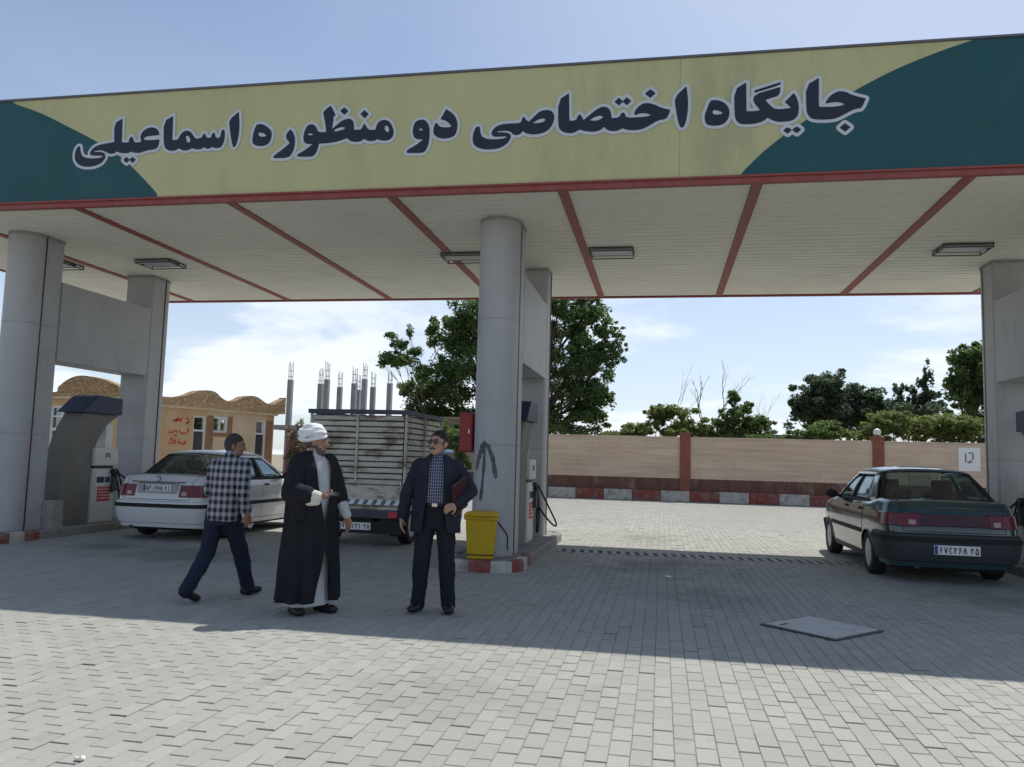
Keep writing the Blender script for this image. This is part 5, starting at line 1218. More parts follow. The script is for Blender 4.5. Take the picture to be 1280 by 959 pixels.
# ------------------------------------------------------------------ pickup with slatted cargo cage
def pickup(loc):
    t = thing('pickup_truck', 'pickup truck with a tall cream slatted metal cargo cage, seen from behind', 'pickup truck', loc, 0, 'parked cars')
    m_cage = mat('worn_cream_paint', (.56, .54, .45), .65, .14, 5, .2, 30, coords='World', stretch=(.6, .6, 1.5), dirt=(.17, .105, .06), dirt_amt=.85, dirt_scale=3.6, dirt_lo=.50, dirt_hi=.64)
    m_rail = mat('dark_rail', (.06, .07, .085), .6, .2, 6); m_blue = mat('truck_blue', (.05, .11, .22), .4, .1, 3, coat=.4)
    W2 = .835; zt = 2.24; zf = .66; zg = 1.02; LB = 2.15
    # rear wall slats (bent sheet profiles)
    ns = 12; hgt = (zt-.07-zg)/ns
    prof = [(.002, .0), (-.008, .006), (-.010, hgt*.2), (-.010, hgt-.036), (-.004, hgt-.028), (.006, hgt-.020), (.012, hgt-.018), (.012, 0)]
    sm = MB().prism([(p[0], p[1]) for p in prof], 'x', -W2+.04, W2-.04).mesh('rear_slat'); sm.materials.append(m_cage)
    for k in range(ns): o = link('rear_slat', sm, None, t, loc=(0, .02+random.uniform(-.004, .004), zg+k*hgt)); o.rotation_euler = (0, random.uniform(-.004, .004), 0)
    prof = [(-p[0], p[1]) for p in prof][::-1]
    for sd in (-1, 1):
        pr_ = [(sd*(-p[0])*-1, p[1]) for p in prof]
        pm = MB().prism(pr_, 'y', .05, LB-.02).mesh('side_slat'); pm.materials.append(m_cage)
        n2 = 19; 
        for k in range(ns+5): z = zf+.06+k*hgt; 
        for k in range(int((zt-.07-zf-.06)/hgt)): link('side_slat', pm, None, t, loc=(sd*(W2-.01), 0, zt-.07-(k+1)*hgt))
    obj('slat_gap_shade', MB().bx(-W2+.03, W2-.03, .045, .05, zg, zt-.08).bx(-W2+.022, -W2+.026, .06, LB-.03, zf+.02, zt-.08).bx(W2-.026, W2-.022, .06, LB-.03, zf+.02, zt-.08), m_black, t)  # black sheets added behind the slats, painting the shade seen in the gaps
    for sx in (-1, 1):
        for y in (.03, LB/2, LB): obj('cage_post', MB().bx(sx*W2-.022+.0, sx*W2+.022, y-.02, y+.02, zf, zt-.06), m_cage, t, bevel=.004)
    obj('cage_post', MB().bx(-.018, .018, -.018, .006, zg, zt-.06), m_cage, t)
    obj('top_rail', MB().bx(-W2-.04, W2+.04, -.04, .06, zt-.06, zt+.01).bx(-W2-.04, -W2+.04, .06, LB, zt-.06, zt+.008).bx(W2-.04, W2+.04, .06, LB, zt-.06, zt+.008).bx(-W2-.04, W2+.04, LB, LB+.06, zt-.06, zt+.01), m_rail, t)
    obj('front_bulkhead', MB().bx(-W2+.03, W2-.03, LB+.0, LB+.03, zf, zt-.06), m_cage, t)
    tg_ = obj('tailgate', MB().bx(-W2, W2, -.03, .015, zf+.02, zg-.012), m_cage, t, bevel=.01)
    for sx in (-1, 1): obj('tailgate_latch', MB().tube([(sx*.72, -.05, zg-.06), (sx*.72+.09*sx, -.055, zg-.02), (sx*.80, -.05, zg+.06)], .014, 6), m_steel, tg_)
    # chevron strip
    st = obj('chevron_strip', MB().bx(-W2+.02, W2-.02, -.036, -.031, zf+.03, zf+.115), m_platewhite, tg_)
    k = 0; x = -W2+.05
    while x < W2-.16:
        obj('chevron', MB().prism([(x, zf+.032), (x+.07, zf+.032), (x+.12, zf+.113), (x+.05, zf+.113)], 'y', -.0385, -.0365), m_blue, st); x += .155
    obj('bed_floor', MB().bx(-W2+.02, W2-.02, .02, LB, zf-.08, zf), m_cage, t)
    m_under = mat('chassis_dark', (.022, .022, .024), .8, .2)
    obj('chassis', MB().bx(-.42, -.32, .0, 4.6, .42, .56).bx(.32, .42, .0, 4.6, .42, .56).bx(-.42, .42, .1, .2, .42, .55).bx(-.42, .42, 2.0, 2.1, .42, .55), m_under, t)
    obj('bumper', MB().bx(-W2, W2, -.09, .02, .47, .61), m_rail, t, bevel=.02)
    obj('mudguard_panel', MB().bx(-W2+.02, W2-.02, .0, .04, .22, .47), m_under, t)
    plate(t, .56, .12, (.02, -.01, .335), '۹۷ع۱۲۱۲۸')
    for sx in (-1, 1):
        l_ = obj('tail_light', MB().bx(sx*.70-.075, sx*.70+.075, -.115, -.088, .49, .59), m_ared, t, bevel=.006)
        obj('mud_flap', MB().bx(sx*.66-.14, sx*.66+.14, .32, .335, .16, .50), m_black, t)
    # cab
    cy0 = LB+.14; prof = [(cy0, .45), (cy0, 1.0), (cy0+.06, 1.58), (cy0+.20, 1.66), (cy0+1.0, 1.66), (cy0+1.42, 1.08), (cy0+2.25, .98), (cy0+2.36, .90), (cy0+2.38, .40), (cy0+1.95, .40), (cy0+1.86, .68), (cy0+1.45, .68), (cy0+1.36, .40), (cy0+1.2, .36), (cy0+.1, .36)]
    obj('cab', MB().prism(prof, 'x', -.80, .80), m_blue, t, bevel=.05, bseg=3)
    obj('rear_window', MB().bx(-.6, .6, cy0-.004, cy0+.03, 1.14, 1.50), m_lcd, t)
    for sx in (-1, 1):
        obj('side_window', MB().prism([(cy0+.16, 1.08), (cy0+1.28, 1.08), (cy0+.98, 1.58), (cy0+.22, 1.58)], 'x', sx*.80-.004, sx*.80+.004), m_lcd, t)
        obj('mirror', MB().box(sx*.93, cy0+1.22, 1.12, .16, .04, .22), m_black, t, bevel=.01)
    mr = MATS['wheel_cover']
    for yw in (.75, cy0+1.66):
        for sd in (-1, 1): wheel(t, sd*.68, yw, .33, sd, mr)
    return t
pickup((-4.97, 12.6, 0))
# ------------------------------------------------------------------ people
def blob(name, mb, voxel, m, parent, it=5, wrinkle=0., wf=(9, 9, 5), fac_=.5):
    me = mb.mesh(name); o = bpy.data.objects.new('tmp', me); col.objects.link(o)
    r_ = o.modifiers.new('r', 'REMESH'); r_.mode = 'VOXEL'; r_.voxel_size = voxel; r_.use_smooth_shade = True
    if it: s_ = o.modifiers.new('s', 'SMOOTH'); s_.factor = fac_; s_.iterations = it
    dg = bpy.context.evaluated_depsgraph_get(); out = bpy.data.meshes.new_from_object(o.evaluated_get(dg)); bpy.data.objects.remove(o); out.name = name; out.materials.clear()
    if wrinkle > 0:
        n = len(out.vertices); co = np.empty(n*3, np.float32); out.vertices.foreach_get('co', co); no = np.empty(n*3, np.float32); out.vertices.foreach_get('normal', no)
        co = co.reshape(-1, 3); no = no.reshape(-1, 3)
        d_ = np.array([noise.noise(Vector((float(p[0])*wf[0], float(p[1])*wf[1], float(p[2])*wf[2])))+.5*noise.noise(Vector((float(p[0])*wf[0]*2.3+3, float(p[1])*wf[1]*2.3, float(p[2])*wf[2]*2.6))) for p in co], np.float32)
        co = co+no*(d_[:, None]*wrinkle); out.vertices.foreach_set('co', co.ravel()); out.update()
    out.polygons.foreach_set('use_smooth', [True]*len(out.polygons))
    return link(name, out, m, parent)
class XF:       # adds head-space primitives through a transform
    def __init__(s, mb, M): s.mb = mb; s.M = M; s.e = M.to_euler()
    def ell(s, c, r, **k): s.mb.ell(s.M @ Vector(c), r, rot=s.e, **k); return s
    def cap(s, a, b, r0, r1=None): s.mb.cap(s.M @ Vector(a), s.M @ Vector(b), r0, r1); return s
def head(mb, M):
    h = XF(mb, M)
    h.ell((0, -.012, .125), (.078, .097, .106), n=18, m=12).ell((0, .03, .07), (.064, .066, .085), n=16, m=10).ell((0, .062, .012), (.032, .028, .026)).ell((.032, .055, .03), (.026, .03, .03)).ell((-.032, .055, .03), (.026, .03, .03))
    h.cap((0, .090, .118), (0, .110, .080), .010, .0145).ell((0, .082, .138), (.052, .016, .012)).ell((.014, .098, .074), (.009, .01, .008)).ell((-.014, .098, .074), (.009, .01, .008))
    h.ell((0, .092, .040), (.024, .012, .007)).ell((0, .09, .029), (.02, .012, .007)).ell((.042, .068, .085), (.022, .02, .02)).ell((-.042, .068, .085), (.022, .02, .02))
    for sx in (-1, 1): h.ell((sx*.080, -.006, .092), (.010, .023, .034)).ell((sx*.086, -.014, .10), (.008, .016, .022))
    h.cap((0, -.03, -.10), (0, -.012, .05), .060, .055)
    return h
def hand(mb, W, d_, nrm, curl=.5, thumb=1, s=1.0):
    W = Vector(W); d_ = Vector(d_).normalized(); nrm = (Vector(nrm)-d_*Vector(nrm).dot(d_)).normalized(); ac = d_.cross(nrm)*thumb
    mb.cap(W-d_*.02, W+d_*.02, .026*s, .026*s)
    for k, (o_, L_) in enumerate(((.031, .068), (.0105, .078), (-.0105, .072), (-.030, .056))):
        kn = W+d_*(.088-.006*abs(k-1))*s+ac*o_*s; mb.cap(W+d_*.02*s+ac*o_*.6*s, kn, .0145*s, .0115*s, 8)
        a1, a2 = curl*.7, curl*1.7; d1 = d_*math.cos(a1)+nrm*math.sin(a1); d2 = d_*math.cos(a2)+nrm*math.sin(a2); a3 = curl*2.4; d3 = d_*math.cos(a3)+nrm*math.sin(a3)
        p1 = kn+d1*L_*.45*s; p2 = p1+d2*L_*.32*s; p3 = p2+d3*L_*.26*s
        mb.cap(kn, p1, .0098*s, .009*s, 8).cap(p1, p2, .009*s, .0082*s, 8).cap(p2, p3, .0082*s, .007*s, 8)
    t0 = W+d_*.022*s+ac*.026*s; t1 = t0+(d_*.6+ac*.75+nrm*.25).normalized()*.04*s; t2 = t1+(d_*.85+ac*.25+nrm*.45).normalized()*.034*s
    mb.cap(t0, t1, .0135*s, .0115*s, 8).cap(t1, t2, .0112*s, .009*s, 8)
def limbs(mb, chain, rs):
    for (a, b, r0, r1) in zip(chain[:-1], chain[1:], rs[:-1], rs[1:]): mb.cap(a, b, r0, r1)
def shoe(mb, ank, dirv, pitch=0.):
    a = Vector(ank); f = Vector((dirv[0], dirv[1], 0)).normalized(); f = (f*math.cos(pitch)+Vector((0, 0, -1))*math.sin(pitch)); up = Vector((0, 0, 1))
    base = a+Vector((0, 0, -.065*math.cos(pitch)))-f*.05
    for k, (t, r_) in enumerate(((0, .036), (.06, .038), (.12, .040), (.17, .042), (.205, .036))):
        p = base+f*t; sd = f.cross(up).normalized(); mb.cap(p-sd*.012+up*.012, p+sd*.012+up*.012, r_, r_, 10)
    limbs(mb, [base+f*0+up*.03, a+up*.01], [.042, .044]); limbs(mb, [a-f*.005, base+f*.12+up*.03], [.042, .032])
def shell(rings, n=56, thick=.012, fold=9, seed=0., levels=40, top_open=True, ex=2.25):
    """open-fronted garment: rings (z, rx, ry, gap, amp, cy)"""
    rs = np.array(rings); zs = rs[:, 0]; o_ = np.argsort(zs); zz = np.linspace(zs.max(), zs.min(), levels); mb = MB(); outer = []; inner = []
    for z in zz:
        rx, ry, gp, am, cy = [float(np.interp(z, zs[o_], rs[o_, k])) for k in range(1, 6)]
        for k in range(n+1):
            th = lerp(gp, 2*PI-gp, k/n); s_, c_ = math.sin(th), math.cos(th)
            w_ = 1+am*(math.sin(fold*th+seed+1.5*math.sin(z*3+seed))+.5*math.sin(fold*1.7*th+2*seed-z*2))
            sx = math.copysign(abs(s_)**(2/ex), s_); cx = math.copysign(abs(c_)**(2/ex), c_)
            x, y = rx*w_*sx, cy+ry*w_*cx
            outer.append((x, y, z)); sc = 1-thick/max(rx, .05); inner.append((rx*w_*sc*sx, cy+ry*w_*sc*cx, z))
    m_ = n+1; N_ = levels*m_; vs = outer+inner; fs = []
    for i in range(levels-1):
        for k in range(n):
            a = i*m_+k; fs.append((a, a+m_, a+m_+1, a+1)); fs.append((N_+a, N_+a+1, N_+a+m_+1, N_+a+m_))
        for k in (0, n): a = i*m_+k; fs.append((a, a+m_, N_+a+m_, N_+a) if k else (a, N_+a, N_+a+m_, a+m_))
    for k in range(n):
        fs.append((k, k+1, N_+k+1, N_+k)); a = (levels-1)*m_+k; fs.append((a, N_+a, N_+a+1, a+1))
    return mb.add(vs, fs)
def shell_pt(rings, th, z, off, ex=2.25):
    rs = np.array(rings); o_ = np.argsort(rs[:, 0]); rx, ry, gp, am, cy = [float(np.interp(z, rs[o_, 0], rs[o_, k])) for k in range(1, 6)]
    s_, c_ = math.sin(th), math.cos(th); return ((rx+off)*math.copysign(abs(s_)**(2/ex), s_), cy+(ry+off)*math.copysign(abs(c_)**(2/ex), c_), z)
def haircap(M, cond, m, parent, grow=1.02, name='hair'):
    mb = MB().ell((0, -.012, .125), (.078*grow+.004, .097*grow+.004, .106*grow+.003), n=36, m=26); keep = []
    for f in mb.f:
        c = sum((Vector(mb.v[i]) for i in f), Vector())/len(f)
        if cond(c): keep.append(f)
    used = sorted({i for f in keep for i in f}); ix = {u: k for k, u in enumerate(used)}; q = MB()
    q.add([M @ (Vector(mb.v[u])+Vector((random.uniform(-1, 1), random.uniform(-1, 1), random.uniform(-1, 1)))*.0022) for u in used], [tuple(ix[i] for i in f) for f in keep])
    o = obj(name, q, m, parent, smooth=True); s_ = o.modifiers.new('s', 'SOLIDIFY'); s_.thickness = .012; s_.offset = -1
    st = MB(); ctr = Vector((0, -.012, .125))          # short strands lying along the scalp
    for f in keep:
        for _ in range(3):
            w = [random.random() for _ in f]; p0 = sum((Vector(mb.v[i])*a for i, a in zip(f, w)), Vector())/sum(w); n0 = (p0-ctr).normalized()
            dn = Vector((random.uniform(-.5, .5), -.6, -.75)) if p0.z < .2 else Vector((random.uniform(-.6, .6), -.8+1.6*(p0.y > .03), .1))
            tg = (dn-n0*dn.dot(n0)).normalized(); sd = n0.cross(tg)*.0022; L_ = random.uniform(.012, .024); p1 = p0+tg*L_+n0*random.uniform(.002, .007)
            st.add([M @ (p0-sd-n0*.003), M @ (p0+sd-n0*.003), M @ p1], [(0, 1, 2)])
    obj('hair_strands', st, m, o); return o
def HAIR(c): return c.z+random.uniform(-.012, .012) > (.184 if c.y > .055 else .165 if c.y > .03 else .088 if c.y > .012 else .130 if c.y > -.03 else .045) and c.y < .083
def eyes(M, parent):
    mw = mat('eye_white', (.30, .28, .26), .3, .02); mi = mat('eye_dark', (.02, .015, .012), .2, .02)
    for sx in (-1, 1):
        e = MB(); XF(e, M).ell((sx*.031, .086, .114), (.012, .0105, .0065)); o = obj('eye', e, mw, parent, smooth=True)
        e = MB(); XF(e, M).ell((sx*.031, .0945, .114), (.006, .004, .006)); obj('iris', e, mi, o, smooth=True)
        e = MB(); XF(e, M).cap((sx*.014, .098, .136), (sx*.05, .085, .139), .0055, .004); obj('eyebrow', e, mi, parent, smooth=True)
def face(fx, fy): return math.atan2(-fx, fy)
m_skin1 = mat('skin_tan', (.36, .20, .135), .55, .1, 12, .1, 120); m_skin2 = mat('skin_brown', (.27, .145, .095), .55, .1, 12, .1, 120); m_skin3 = mat('skin_light', (.42, .245, .175), .55, .1, 12, .1, 120)
m_hairb = mat('hair_black', (.018, .015, .014), .6, .3, 30, .5, 160); m_hairg = mat('hair_salt_pepper', (.045, .042, .041), .7, .5, 60, .5, 160); m_beard = mat('beard_grey', (.10, .09, .085), .8, .3, 60, .5, 160)
m_shoe = mat('black_shoe', (.014, .013, .014), .4, .2, 10)
def cloth(name, c, var=.15): return mat(name, c, .85, var, 5, .3, 220, spec=.2)
m_suit = cloth('suit_navy', (.022, .027, .040)); m_trou = cloth('trousers_black', (.017, .019, .027)); m_navy = cloth('trousers_navy', (.018, .023, .046)); m_aba = cloth('cloak_black', (.016, .017, .022)); m_qaba = cloth('robe_pale', (.50, .51, .52), .06); m_turb = cloth('turban_white', (.74, .75, .77), .04)
def check_mat(name, base, dark, px_, pz, wx, wz, mixy=.7, depth=.6):
    m = bpy.data.materials.new(name); m.use_nodes = True; N, L = m.node_tree.nodes, m.node_tree.links; b = N['Principled BSDF']; b.inputs['Roughness'].default_value = .85; b.inputs['Specular IOR Level'].default_value = .2
    tc = N.new('ShaderNodeTexCoord'); sp_ = N.new('ShaderNodeSeparateXYZ'); L.new(tc.outputs['Object'], sp_.inputs[0])
    def mt(op, a, b2=None):
        n = N.new('ShaderNodeMath'); n.operation = op
        for i, q in enumerate((a, b2)):
            if q is None: continue
            if isinstance(q, (int, float)): n.inputs[i].default_value = q
            else: L.new(q, n.inputs[i])
        return n.outputs[0]
    def stripe(v, per, width):
        f = mt('FRACT', mt('DIVIDE', mt('ADD', v, 10.), per)); d_ = mt('ABSOLUTE', mt('SUBTRACT', f, .5)); mr = N.new('ShaderNodeMapRange'); mr.inputs['From Min'].default_value = width/2-.09; mr.inputs['From Max'].default_value = width/2+.09; mr.inputs['To Min'].default_value = 1; mr.inputs['To Max'].default_value = 0; L.new(d_, mr.inputs['Value']); return mr.outputs[0]
    sx = stripe(mt('ADD', sp_.outputs[0], mt('MULTIPLY', sp_.outputs[1], mixy)), px_, wx); sz = stripe(sp_.outputs[2], pz, wz)
    f = mt('MINIMUM', mt('MULTIPLY', mt('ADD', sx, sz), depth), 1.0); mx = N.new('ShaderNodeMix'); mx.data_type = 'RGBA'; mx.inputs[6].default_value = tuple(base)+(1,); mx.inputs[7].default_value = tuple(dark)+(1,); L.new(f, mx.inputs[0]); L.new(mx.outputs[2], b.inputs['Base Color']); return m
m_plaid = check_mat('plaid_cotton', (.36, .36, .385), (.018, .021, .034), .076, .082, .52, .50, .7, .55)
m_stripe = check_mat('striped_shirt', (.030, .036, .075), (.42, .43, .50), .022, .030, .34, .16, .0, .5)

def torso(mb, g=0., bel=0.): mb.loft([(0, 0, .86, .150+g, .108+g), (0, 0, .92, .165+g, .118+g), (0, .005, 1.0, .160+g, .117+g+bel*.5), (0, .01, 1.1, .160+g, .120+g+bel), (0, .005, 1.22, .172+g, .122+g+bel*.6), (0, 0, 1.35, .188+g, .115+g), (0, -.005, 1.43, .178+g, .092+g), (0, -.01, 1.475, .12+g, .072+g), (0, -.012, 1.51, .068+g, .062+g)], 24)

# --- man in the dark suit
def suit_man():
    p = ong(541, 765); t = thing('person', 'man in dark suit with striped shirt and tinted glasses holding a maroon folder', 'person', (p.x, p.y, 0), face(.16, -.987), 'people on the forecourt')
    HM = Matrix.Translation((0, .0, 1.527)) @ Euler((R(2), 0, R(-30))).to_matrix().to_4x4()      # head turned to his right
    LR = [(.095, 0, .93), (.125, .015, .50), (.150, -.01, .10)]; LL_ = [(-.095, 0, .93), (-.12, .02, .50), (-.145, .0, .10)]
    AR = [(.180, 0, 1.415), (.295, -.035, 1.15), (.335, .02, .905)]; AL = [(-.180, 0, 1.415), (-.335, -.04, 1.17), (-.205, .185, 1.05)]
    b = MB(); torso(b); head(b, HM)
    for ch in (LR, LL_): limbs(b, ch, [.08, .058, .04])
    for ch in (AR, AL): limbs(b, ch, [.05, .042, .028])
    hand(b, AR[2], (0, .12, -1), (-1, .1, 0), .35, -1); hand(b, AL[2], (.75, .55, -.35), (.2, -.8, -.5), .75, 1)
    body = blob('body', b, .0062, m_skin3, t, 3)
    haircap(HM, HAIR, m_hairb, t)
    eyes(HM, t)
    g = MB(); h = XF(g, HM); h.cap((-.034, .104, .045), (0, .112, .052), .006, .008); h.cap((.034, .104, .045), (0, .112, .052), .006, .008); obj('moustache', g, m_hairg, t, smooth=True)
    fr = MB(); lens = MB()
    for sx in (-1, 1):
        c = Vector((sx*.033, .107, .113)); fr.tube([HM @ (c+Vector((.026*math.cos(a), -.008*abs(math.cos(a)), .019*math.sin(a)))) for a in np.linspace(0, 2*PI, 18)], .0028, 5)
        lens.add([HM @ (c+Vector((.025*math.cos(a), 0, .018*math.sin(a)))) for a in np.linspace(0, 2*PI, 14, endpoint=False)], [tuple(range(14))]); fr.tube([HM @ Vector((sx*.059, .10, .116)), HM @ Vector((sx*.083, .0, .112))], .0025, 5)
    fr.tube([HM @ Vector((-.008, .112, .118)), HM @ Vector((.008, .112, .118))], .0025, 5)
    gl_ = obj('glasses', fr, m_ink, t); obj('lens', lens, mat('tinted_lens', (.045, .02, .018), .25, .05), gl_)
    s_ = MB(); s_.loft([(0, .008, 1.02, .172, .142), (0, .01, 1.1, .172, .158), (0, .005, 1.22, .184, .150), (0, 0, 1.35, .198, .127), (0, -.005, 1.43, .188, .104), (0, -.01, 1.475, .13, .084), (0, -.012, 1.51, .078, .072)], 24); s_.cap((0, -.012, 1.47), (0, -.01, 1.535), .068, .064); sh_ = blob('shirt', s_, .009, m_stripe, t, 4, .003)
    c_ = MB()
    for sx in (-1, 1): c_.add([(sx*.006, .078, 1.495), (sx*.062, .055, 1.555), (sx*.078, .035, 1.52), (sx*.045, .088, 1.452)], [(0, 1, 2, 3)])
    o = obj('collar', c_, m_stripe, t); q = o.modifiers.new('s', 'SOLIDIFY'); q.thickness = .006
    tr = MB(); tr.loft([(0, 0, .80, .155, .115), (0, 0, .90, .178, .132), (0, .005, 1.0, .172, .134), (0, .008, 1.035, .170, .138)], 24)
    for ch, sx in ((LR, 1), (LL_, -1)): limbs(tr, [ch[0], ch[1], (ch[2][0], ch[2][1], .07)], [.103, .082, .070])
    blob('trousers', tr, .0095, m_trou, t, 4, .010, (9, 9, 6))
    bt = MB().loft([(0, .01, 1.02, .178, .150), (0, .01, 1.055, .178, .150)], 32); obj('belt', bt, m_shoe, t, smooth=True); obj('buckle', MB().box(0, .165, 1.037, .055, .012, .04), m_chrome, t, bevel=.006)
    rings = [(1.53, .082, .074, .50, 0, -.012), (1.495, .125, .092, .42, 0, -.012), (1.455, .205, .118, .33, 0, -.005), (1.36, .232, .146, .29, .006, 0), (1.20, .228, .156, .32, .01, .01), (1.06, .232, .166, .36, .012, .01), (.92, .242, .168, .42, .018, .005), (.77, .248, .166, .52, .025, 0)]
    jk = obj('jacket', shell(rings, 60, .014, 5, .7), m_suit, t, smooth=True)
    for sx in (-1, 1):
        lp = MB(); lp.grid(lambda u, v: (lambda z: shell_pt(rings, sx*lerp(interp(z, [.77, .92, 1.06, 1.2, 1.36, 1.455, 1.495, 1.53], [.52, .42, .36, .32, .29, .33, .42, .5]), interp(z, [1.1, 1.35, 1.42, 1.53], [.36, .72, .80, .75]), u), z, .007))(lerp(1.10, 1.525, v)), 5, 14)
        o = obj('lapel', lp, m_suit, jk, smooth=True); q = o.modifiers.new('s', 'SOLIDIFY'); q.thickness = .007
        obj('pocket_flap', MB().grid(lambda u, v: shell_pt(rings, sx*lerp(.75, 1.35, u), lerp(.93, .98, v), .008), 6, 2), m_suit, jk)
    for ch in (AR, AL):
        sl = MB(); e = Vector(ch[2]).lerp(Vector(ch[1]), .10); limbs(sl, [Vector(ch[0])+Vector((0, 0, -.005)), ch[1], e], [.078, .070, .056]); blob('sleeve', sl, .009, m_suit, jk, 4, .008, (9, 9, 12))
        cf = MB(); limbs(cf, [e, Vector(ch[2]).lerp(Vector(ch[1]), .02)], [.038, .036]); obj('cuff', cf, m_stripe, t, smooth=True)
    for ch, dx in ((LR, .25), (LL_, -.2)):
        s2 = MB(); shoe(s2, ch[2], (dx, 1)); o = blob('shoe', s2, .008, m_shoe, t, 3)
    # folder pinned under his left arm
    fo = thing('document_folder', 'maroon document folder held under the arm of the suited man', 'folder', t.location, t.rotation_euler.z)
    mfo = mat('maroon_leather', (.045, .008, .010), .5, .15, 8); pos_ = (-.235, .125, 1.13); rot_ = (R(-8), R(24), R(62))
    o = obj('cover', MB().box(0, 0, 0, .24, .028, .32), mfo, fo, bevel=.008); o.location = pos_; o.rotation_euler = rot_
    q = obj('pages', MB().box(0, 0, -.002, .232, .018, .318), m_platewhite, fo); q.location = pos_; q.rotation_euler = rot_
    return t
suit_man()

# --- man in the plaid shirt, walking away
def plaid_man():
    p = Vector(((-4.49-4.34)/2, (7.21+7.99)/2)); S = .955
    t = thing('person', 'man in a black and white plaid shirt and navy trousers, walking away', 'person', (p.x, p.y, 0), face(.22, .975), 'people on the forecourt'); t.scale = (S, S, S)
    HM = Matrix.Translation((.0, .02, 1.527)) @ Euler((R(-6), 0, R(-56))).to_matrix().to_4x4()
    LR = [(.09, .01, .91), (.085, .20, .50), (.075, .36, .10)]; LL_ = [(-.09, -.01, .91), (-.08, -.11, .49), (-.07, -.37, .15)]
    AR = [(.20, 0, 1.42), (.275, -.06, 1.14), (.285, .06, .905)]; AL = [(-.20, 0, 1.42), (-.26, .02, 1.14), (-.20, .22, 1.02)]
    LN = .13
    def lean(mb):
        mb.v = [(v[0], v[1]+LN*max(0, v[2]-.92), v[2]) for v in mb.v]; return mb
    HM0 = HM; HM = Matrix.Translation((0, LN*.64, 0)) @ HM
    b = MB(); torso(b); head(b, HM0)
    for ch in (LR, LL_): limbs(b, ch, [.08, .055, .04])
    for ch in (AR, AL): limbs(b, ch, [.05, .042, .028])
    hand(b, AR[2], (0, .15, -1), (-1, .3, 0), .5, -1); hand(b, AL[2], (.3, 1, -.2), (1, 0, 0), .6, 1)
    blob('body', lean(b), .0062, m_skin2, t, 3)
    haircap(HM, HAIR, m_hairg, t, 1.02); eyes(HM, t)
    s_ = MB(); torso(s_, .022, .02); s_.loft([(0, 0, .83, .188, .142), (0, 0, .90, .192, .145), (0, 0, 1.0, .185, .142), (0, 0, 1.1, .183, .142)], 24)
    for ch in (AR, AL): limbs(s_, [ch[0], ch[1], Vector(ch[2]).lerp(Vector(ch[1]), .22)], [.080, .066, .054])
    s_.cap((0, -.015, 1.49), (0, -.012, 1.53), .068, .066); blob('shirt', lean(s_), .009, m_plaid, t, 4, .009, (8, 8, 9))
    tr = MB(); tr.loft([(0, 0, .78, .15, .12), (0, 0, .86, .172, .135), (0, 0, .95, .168, .132)], 24)
    for ch in (LR, LL_): e = Vector(ch[2]); limbs(tr, [ch[0], ch[1], e+(e-Vector(ch[1])).normalized()*.03], [.105, .085, .072])
    blob('trousers', tr, .0095, m_navy, t, 4, .013, (9, 9, 8))
    s2 = MB(); shoe(s2, LR[2], (.12, 1)); blob('shoe', s2, .008, m_shoe, t, 3)
    s2 = MB(); shoe(s2, LL_[2], (-.05, 1), .42); blob('shoe', s2, .008, m_shoe, t, 3)
    q = thing('paper_sheet', 'small crumpled white paper held in the hand of the plaid shirt man', 'paper', t.location, t.rotation_euler.z); q.scale = t.scale
    mb = MB().grid(lambda u, v: (.272+.018*math.sin(5*u+3*v), .075+.085*u+.01*math.sin(7*v), .765+.055*v-.02*u+.008*math.cos(6*u)), 8, 6); o = obj('sheet', mb, m_platewhite, q, smooth=True); so = o.modifiers.new('s', 'SOLIDIFY'); so.thickness = .003
    return t
plaid_man()

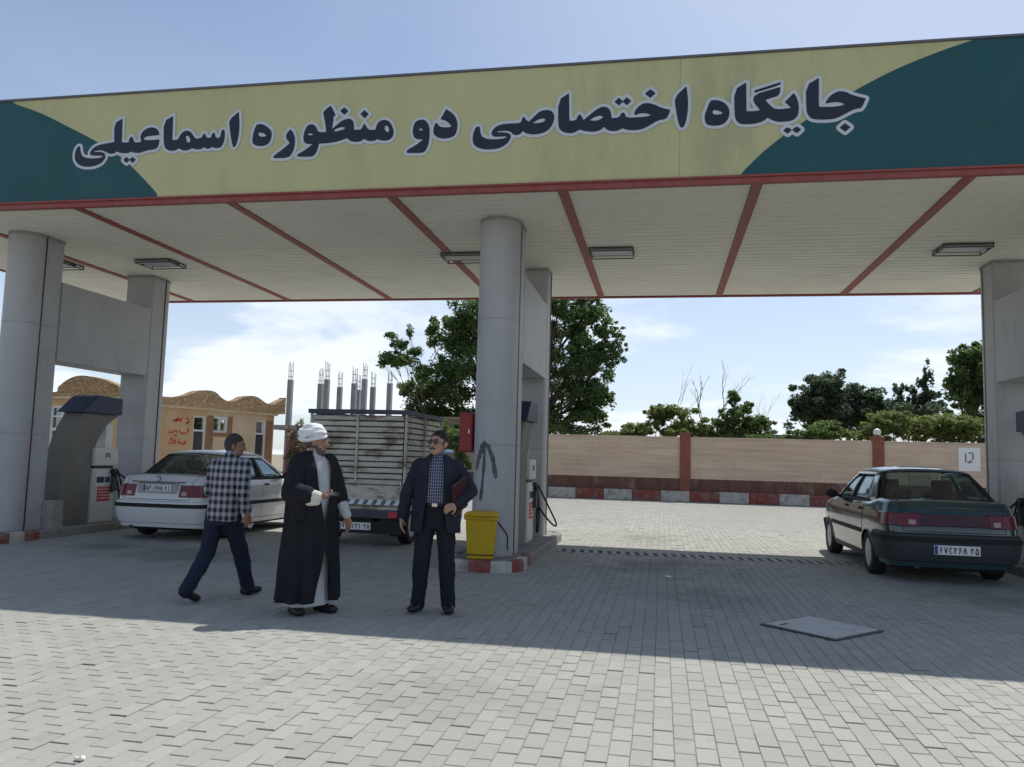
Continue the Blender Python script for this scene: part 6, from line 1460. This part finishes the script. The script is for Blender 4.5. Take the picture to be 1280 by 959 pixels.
# --- cleric in a black cloak and white turban
def cleric():
    p = ong(383, 765); t = thing('person', 'cleric in a white turban and long black cloak over a pale robe', 'person', (p.x, p.y, 0), face(.90, -.43), 'people on the forecourt')
    HM = Matrix.Translation((0, .01, 1.512)) @ Euler((R(-3), 0, R(42))).to_matrix().to_4x4()
    LR = [(.09, 0, .92), (.11, .02, .50), (.13, -.02, .09)]; LL_ = [(-.09, 0, .92), (-.10, .05, .50), (-.11, .08, .09)]
    AR = [(.185, 0, 1.415), (.285, .05, 1.13), (.15, .275, 1.10)]; AL = [(-.185, 0, 1.415), (-.25, .06, 1.13), (-.27, .21, .90)]
    b = MB(); torso(b); head(b, HM)
    for ch in (LR, LL_): limbs(b, ch, [.08, .058, .04])
    for ch in (AR, AL): limbs(b, ch, [.05, .042, .028])
    hand(b, AR[2], (-.8, .55, .05), (-.3, -.3, .9), .8, 1); hand(b, AL[2], (.0, .35, -1), (1, .1, 0), .35, 1)
    blob('body', b, .0062, m_skin1, t, 3); eyes(HM, t)
    haircap(HM, lambda c: .035 < c.z < .14 and c.y < .005, m_beard, t, 1.02)
    bd = MB(); h = XF(bd, HM); h.ell((0, .066, .0), (.045, .036, .04)).ell((.04, .045, .015), (.03, .035, .04)).ell((-.04, .045, .015), (.03, .035, .04)).cap((.058, .005, .07), (.05, .04, .02), .018, .02).cap((-.058, .005, .07), (-.05, .04, .02), .018, .02).cap((-.03, .098, .05), (.03, .098, .05), .008, .008)
    blob('beard', bd, .006, m_beard, t, 2, .003, (60, 60, 60))
    tu = MB(); h = XF(tu, HM @ Euler((R(10), R(6), 0)).to_matrix().to_4x4()); h.ell((0, -.01, .195), (.106, .120, .092), n=24, m=14)
    for k in range(9):
        ti = math.sin(k*2.1)*.22; tj = math.cos(k*1.7)*.16; zc = .148+k*.0125; rr = .110-.0040*max(0, k-4)**1.7
        MM = HM @ Euler((R(10), R(6), 0)).to_matrix().to_4x4() @ Matrix.Translation((0, -.01, zc)) @ Euler((ti, tj, k)).to_matrix().to_4x4()
        tu.tube([MM @ Vector((rr*math.cos(a), rr*1.14*math.sin(a), .006*math.sin(3*a+k))) for a in np.linspace(0, 2*PI, 30)], .016, 8)
    blob('turban', tu, .0055, m_turb, t, 1)
    rb_ = MB(); torso(rb_, .02, .03); rb_.loft([(0, .0, .075, .235, .185), (0, 0, .3, .215, .168), (0, 0, .6, .195, .152), (0, 0, .9, .188, .148), (0, 0, 1.0, .18, .145)], 24)
    rb_.cap((0, -.012, 1.47), (0, -.01, 1.53), .070, .066); blob('robe', rb_, .010, m_qaba, t, 5, .012, (12, 12, 2))
    rings = [(1.525, .085, .078, .70, 0, -.014), (1.49, .15, .105, .52, 0, -.014), (1.45, .212, .14, .40, .004, -.01), (1.36, .235, .168, .35, .014, 0), (1.20, .245, .188, .29, .026, .0), (1.05, .255, .198, .19, .038, .0), (.85, .262, .206, .03, .052, 0), (.62, .275, .216, .03, .062, 0), (.40, .29, .228, .13, .070, 0), (.12, .305, .242, .30, .078, 0)]
    ck = obj('cloak', shell(rings, 84, .010, 11, .3, 60), m_aba, t, smooth=True)
    s1 = MB(); limbs(s1, [AR[0], AR[1], Vector(AR[1]).lerp(Vector(AR[2]), .55)], [.088, .10, .09]); s1.cap(Vector(AR[1])+Vector((-.03, .03, -.02)), Vector(AR[1])+Vector((-.06, .06, -.20)), .10, .07); blob('sleeve', s1, .010, m_aba, ck, 5, .012, (9, 9, 7))
    s1 = MB(); limbs(s1, [AL[0], AL[1], Vector(AL[1]).lerp(Vector(AL[2]), .25)], [.095, .105, .085]); blob('sleeve', s1, .010, m_aba, ck, 5, .012, (9, 9, 7))
    c1 = MB(); e0 = Vector(AR[1]).lerp(Vector(AR[2]), .35); e1 = Vector(AR[1]).lerp(Vector(AR[2]), .93); limbs(c1, [e0, e1], [.062, .056]); c1.cap(e1+Vector((0, 0, -.05)), e0.lerp(e1, .5)+Vector((0, 0, -.06)), .035, .04); blob('robe_cuff', c1, .008, mat('cuff_cream', (.62, .60, .52), .85, .05), t, 3, .004)
    c1 = MB(); e0 = Vector(AL[1]).lerp(Vector(AL[2]), .15); e1 = Vector(AL[1]).lerp(Vector(AL[2]), .92); limbs(c1, [e0, e1], [.066, .050]); blob('robe_cuff', c1, .008, m_qaba, t, 3, .006, (14, 14, 14))
    for ch, dx, dy in ((LR, .35, 1), (LL_, -.1, 1)):
        s2 = MB(); shoe(s2, ch[2], (dx, dy)); blob('shoe', s2, .008, m_shoe, t, 3)
    ph = thing('mobile_phone', 'small dark mobile phone in the hand of the turbaned cleric', 'phone', t.location, t.rotation_euler.z)
    pp = Vector(AR[2])+Vector((-.10, .085, .03)); o = obj('case', MB().box(0, 0, 0, .11, .011, .05), m_ink, ph, bevel=.005); o.location = pp; o.rotation_euler = (R(40), R(-8), R(-30)); obj('screen', MB().box(0, .006, 0, .10, .001, .044), m_ink, o)
    return t
cleric()
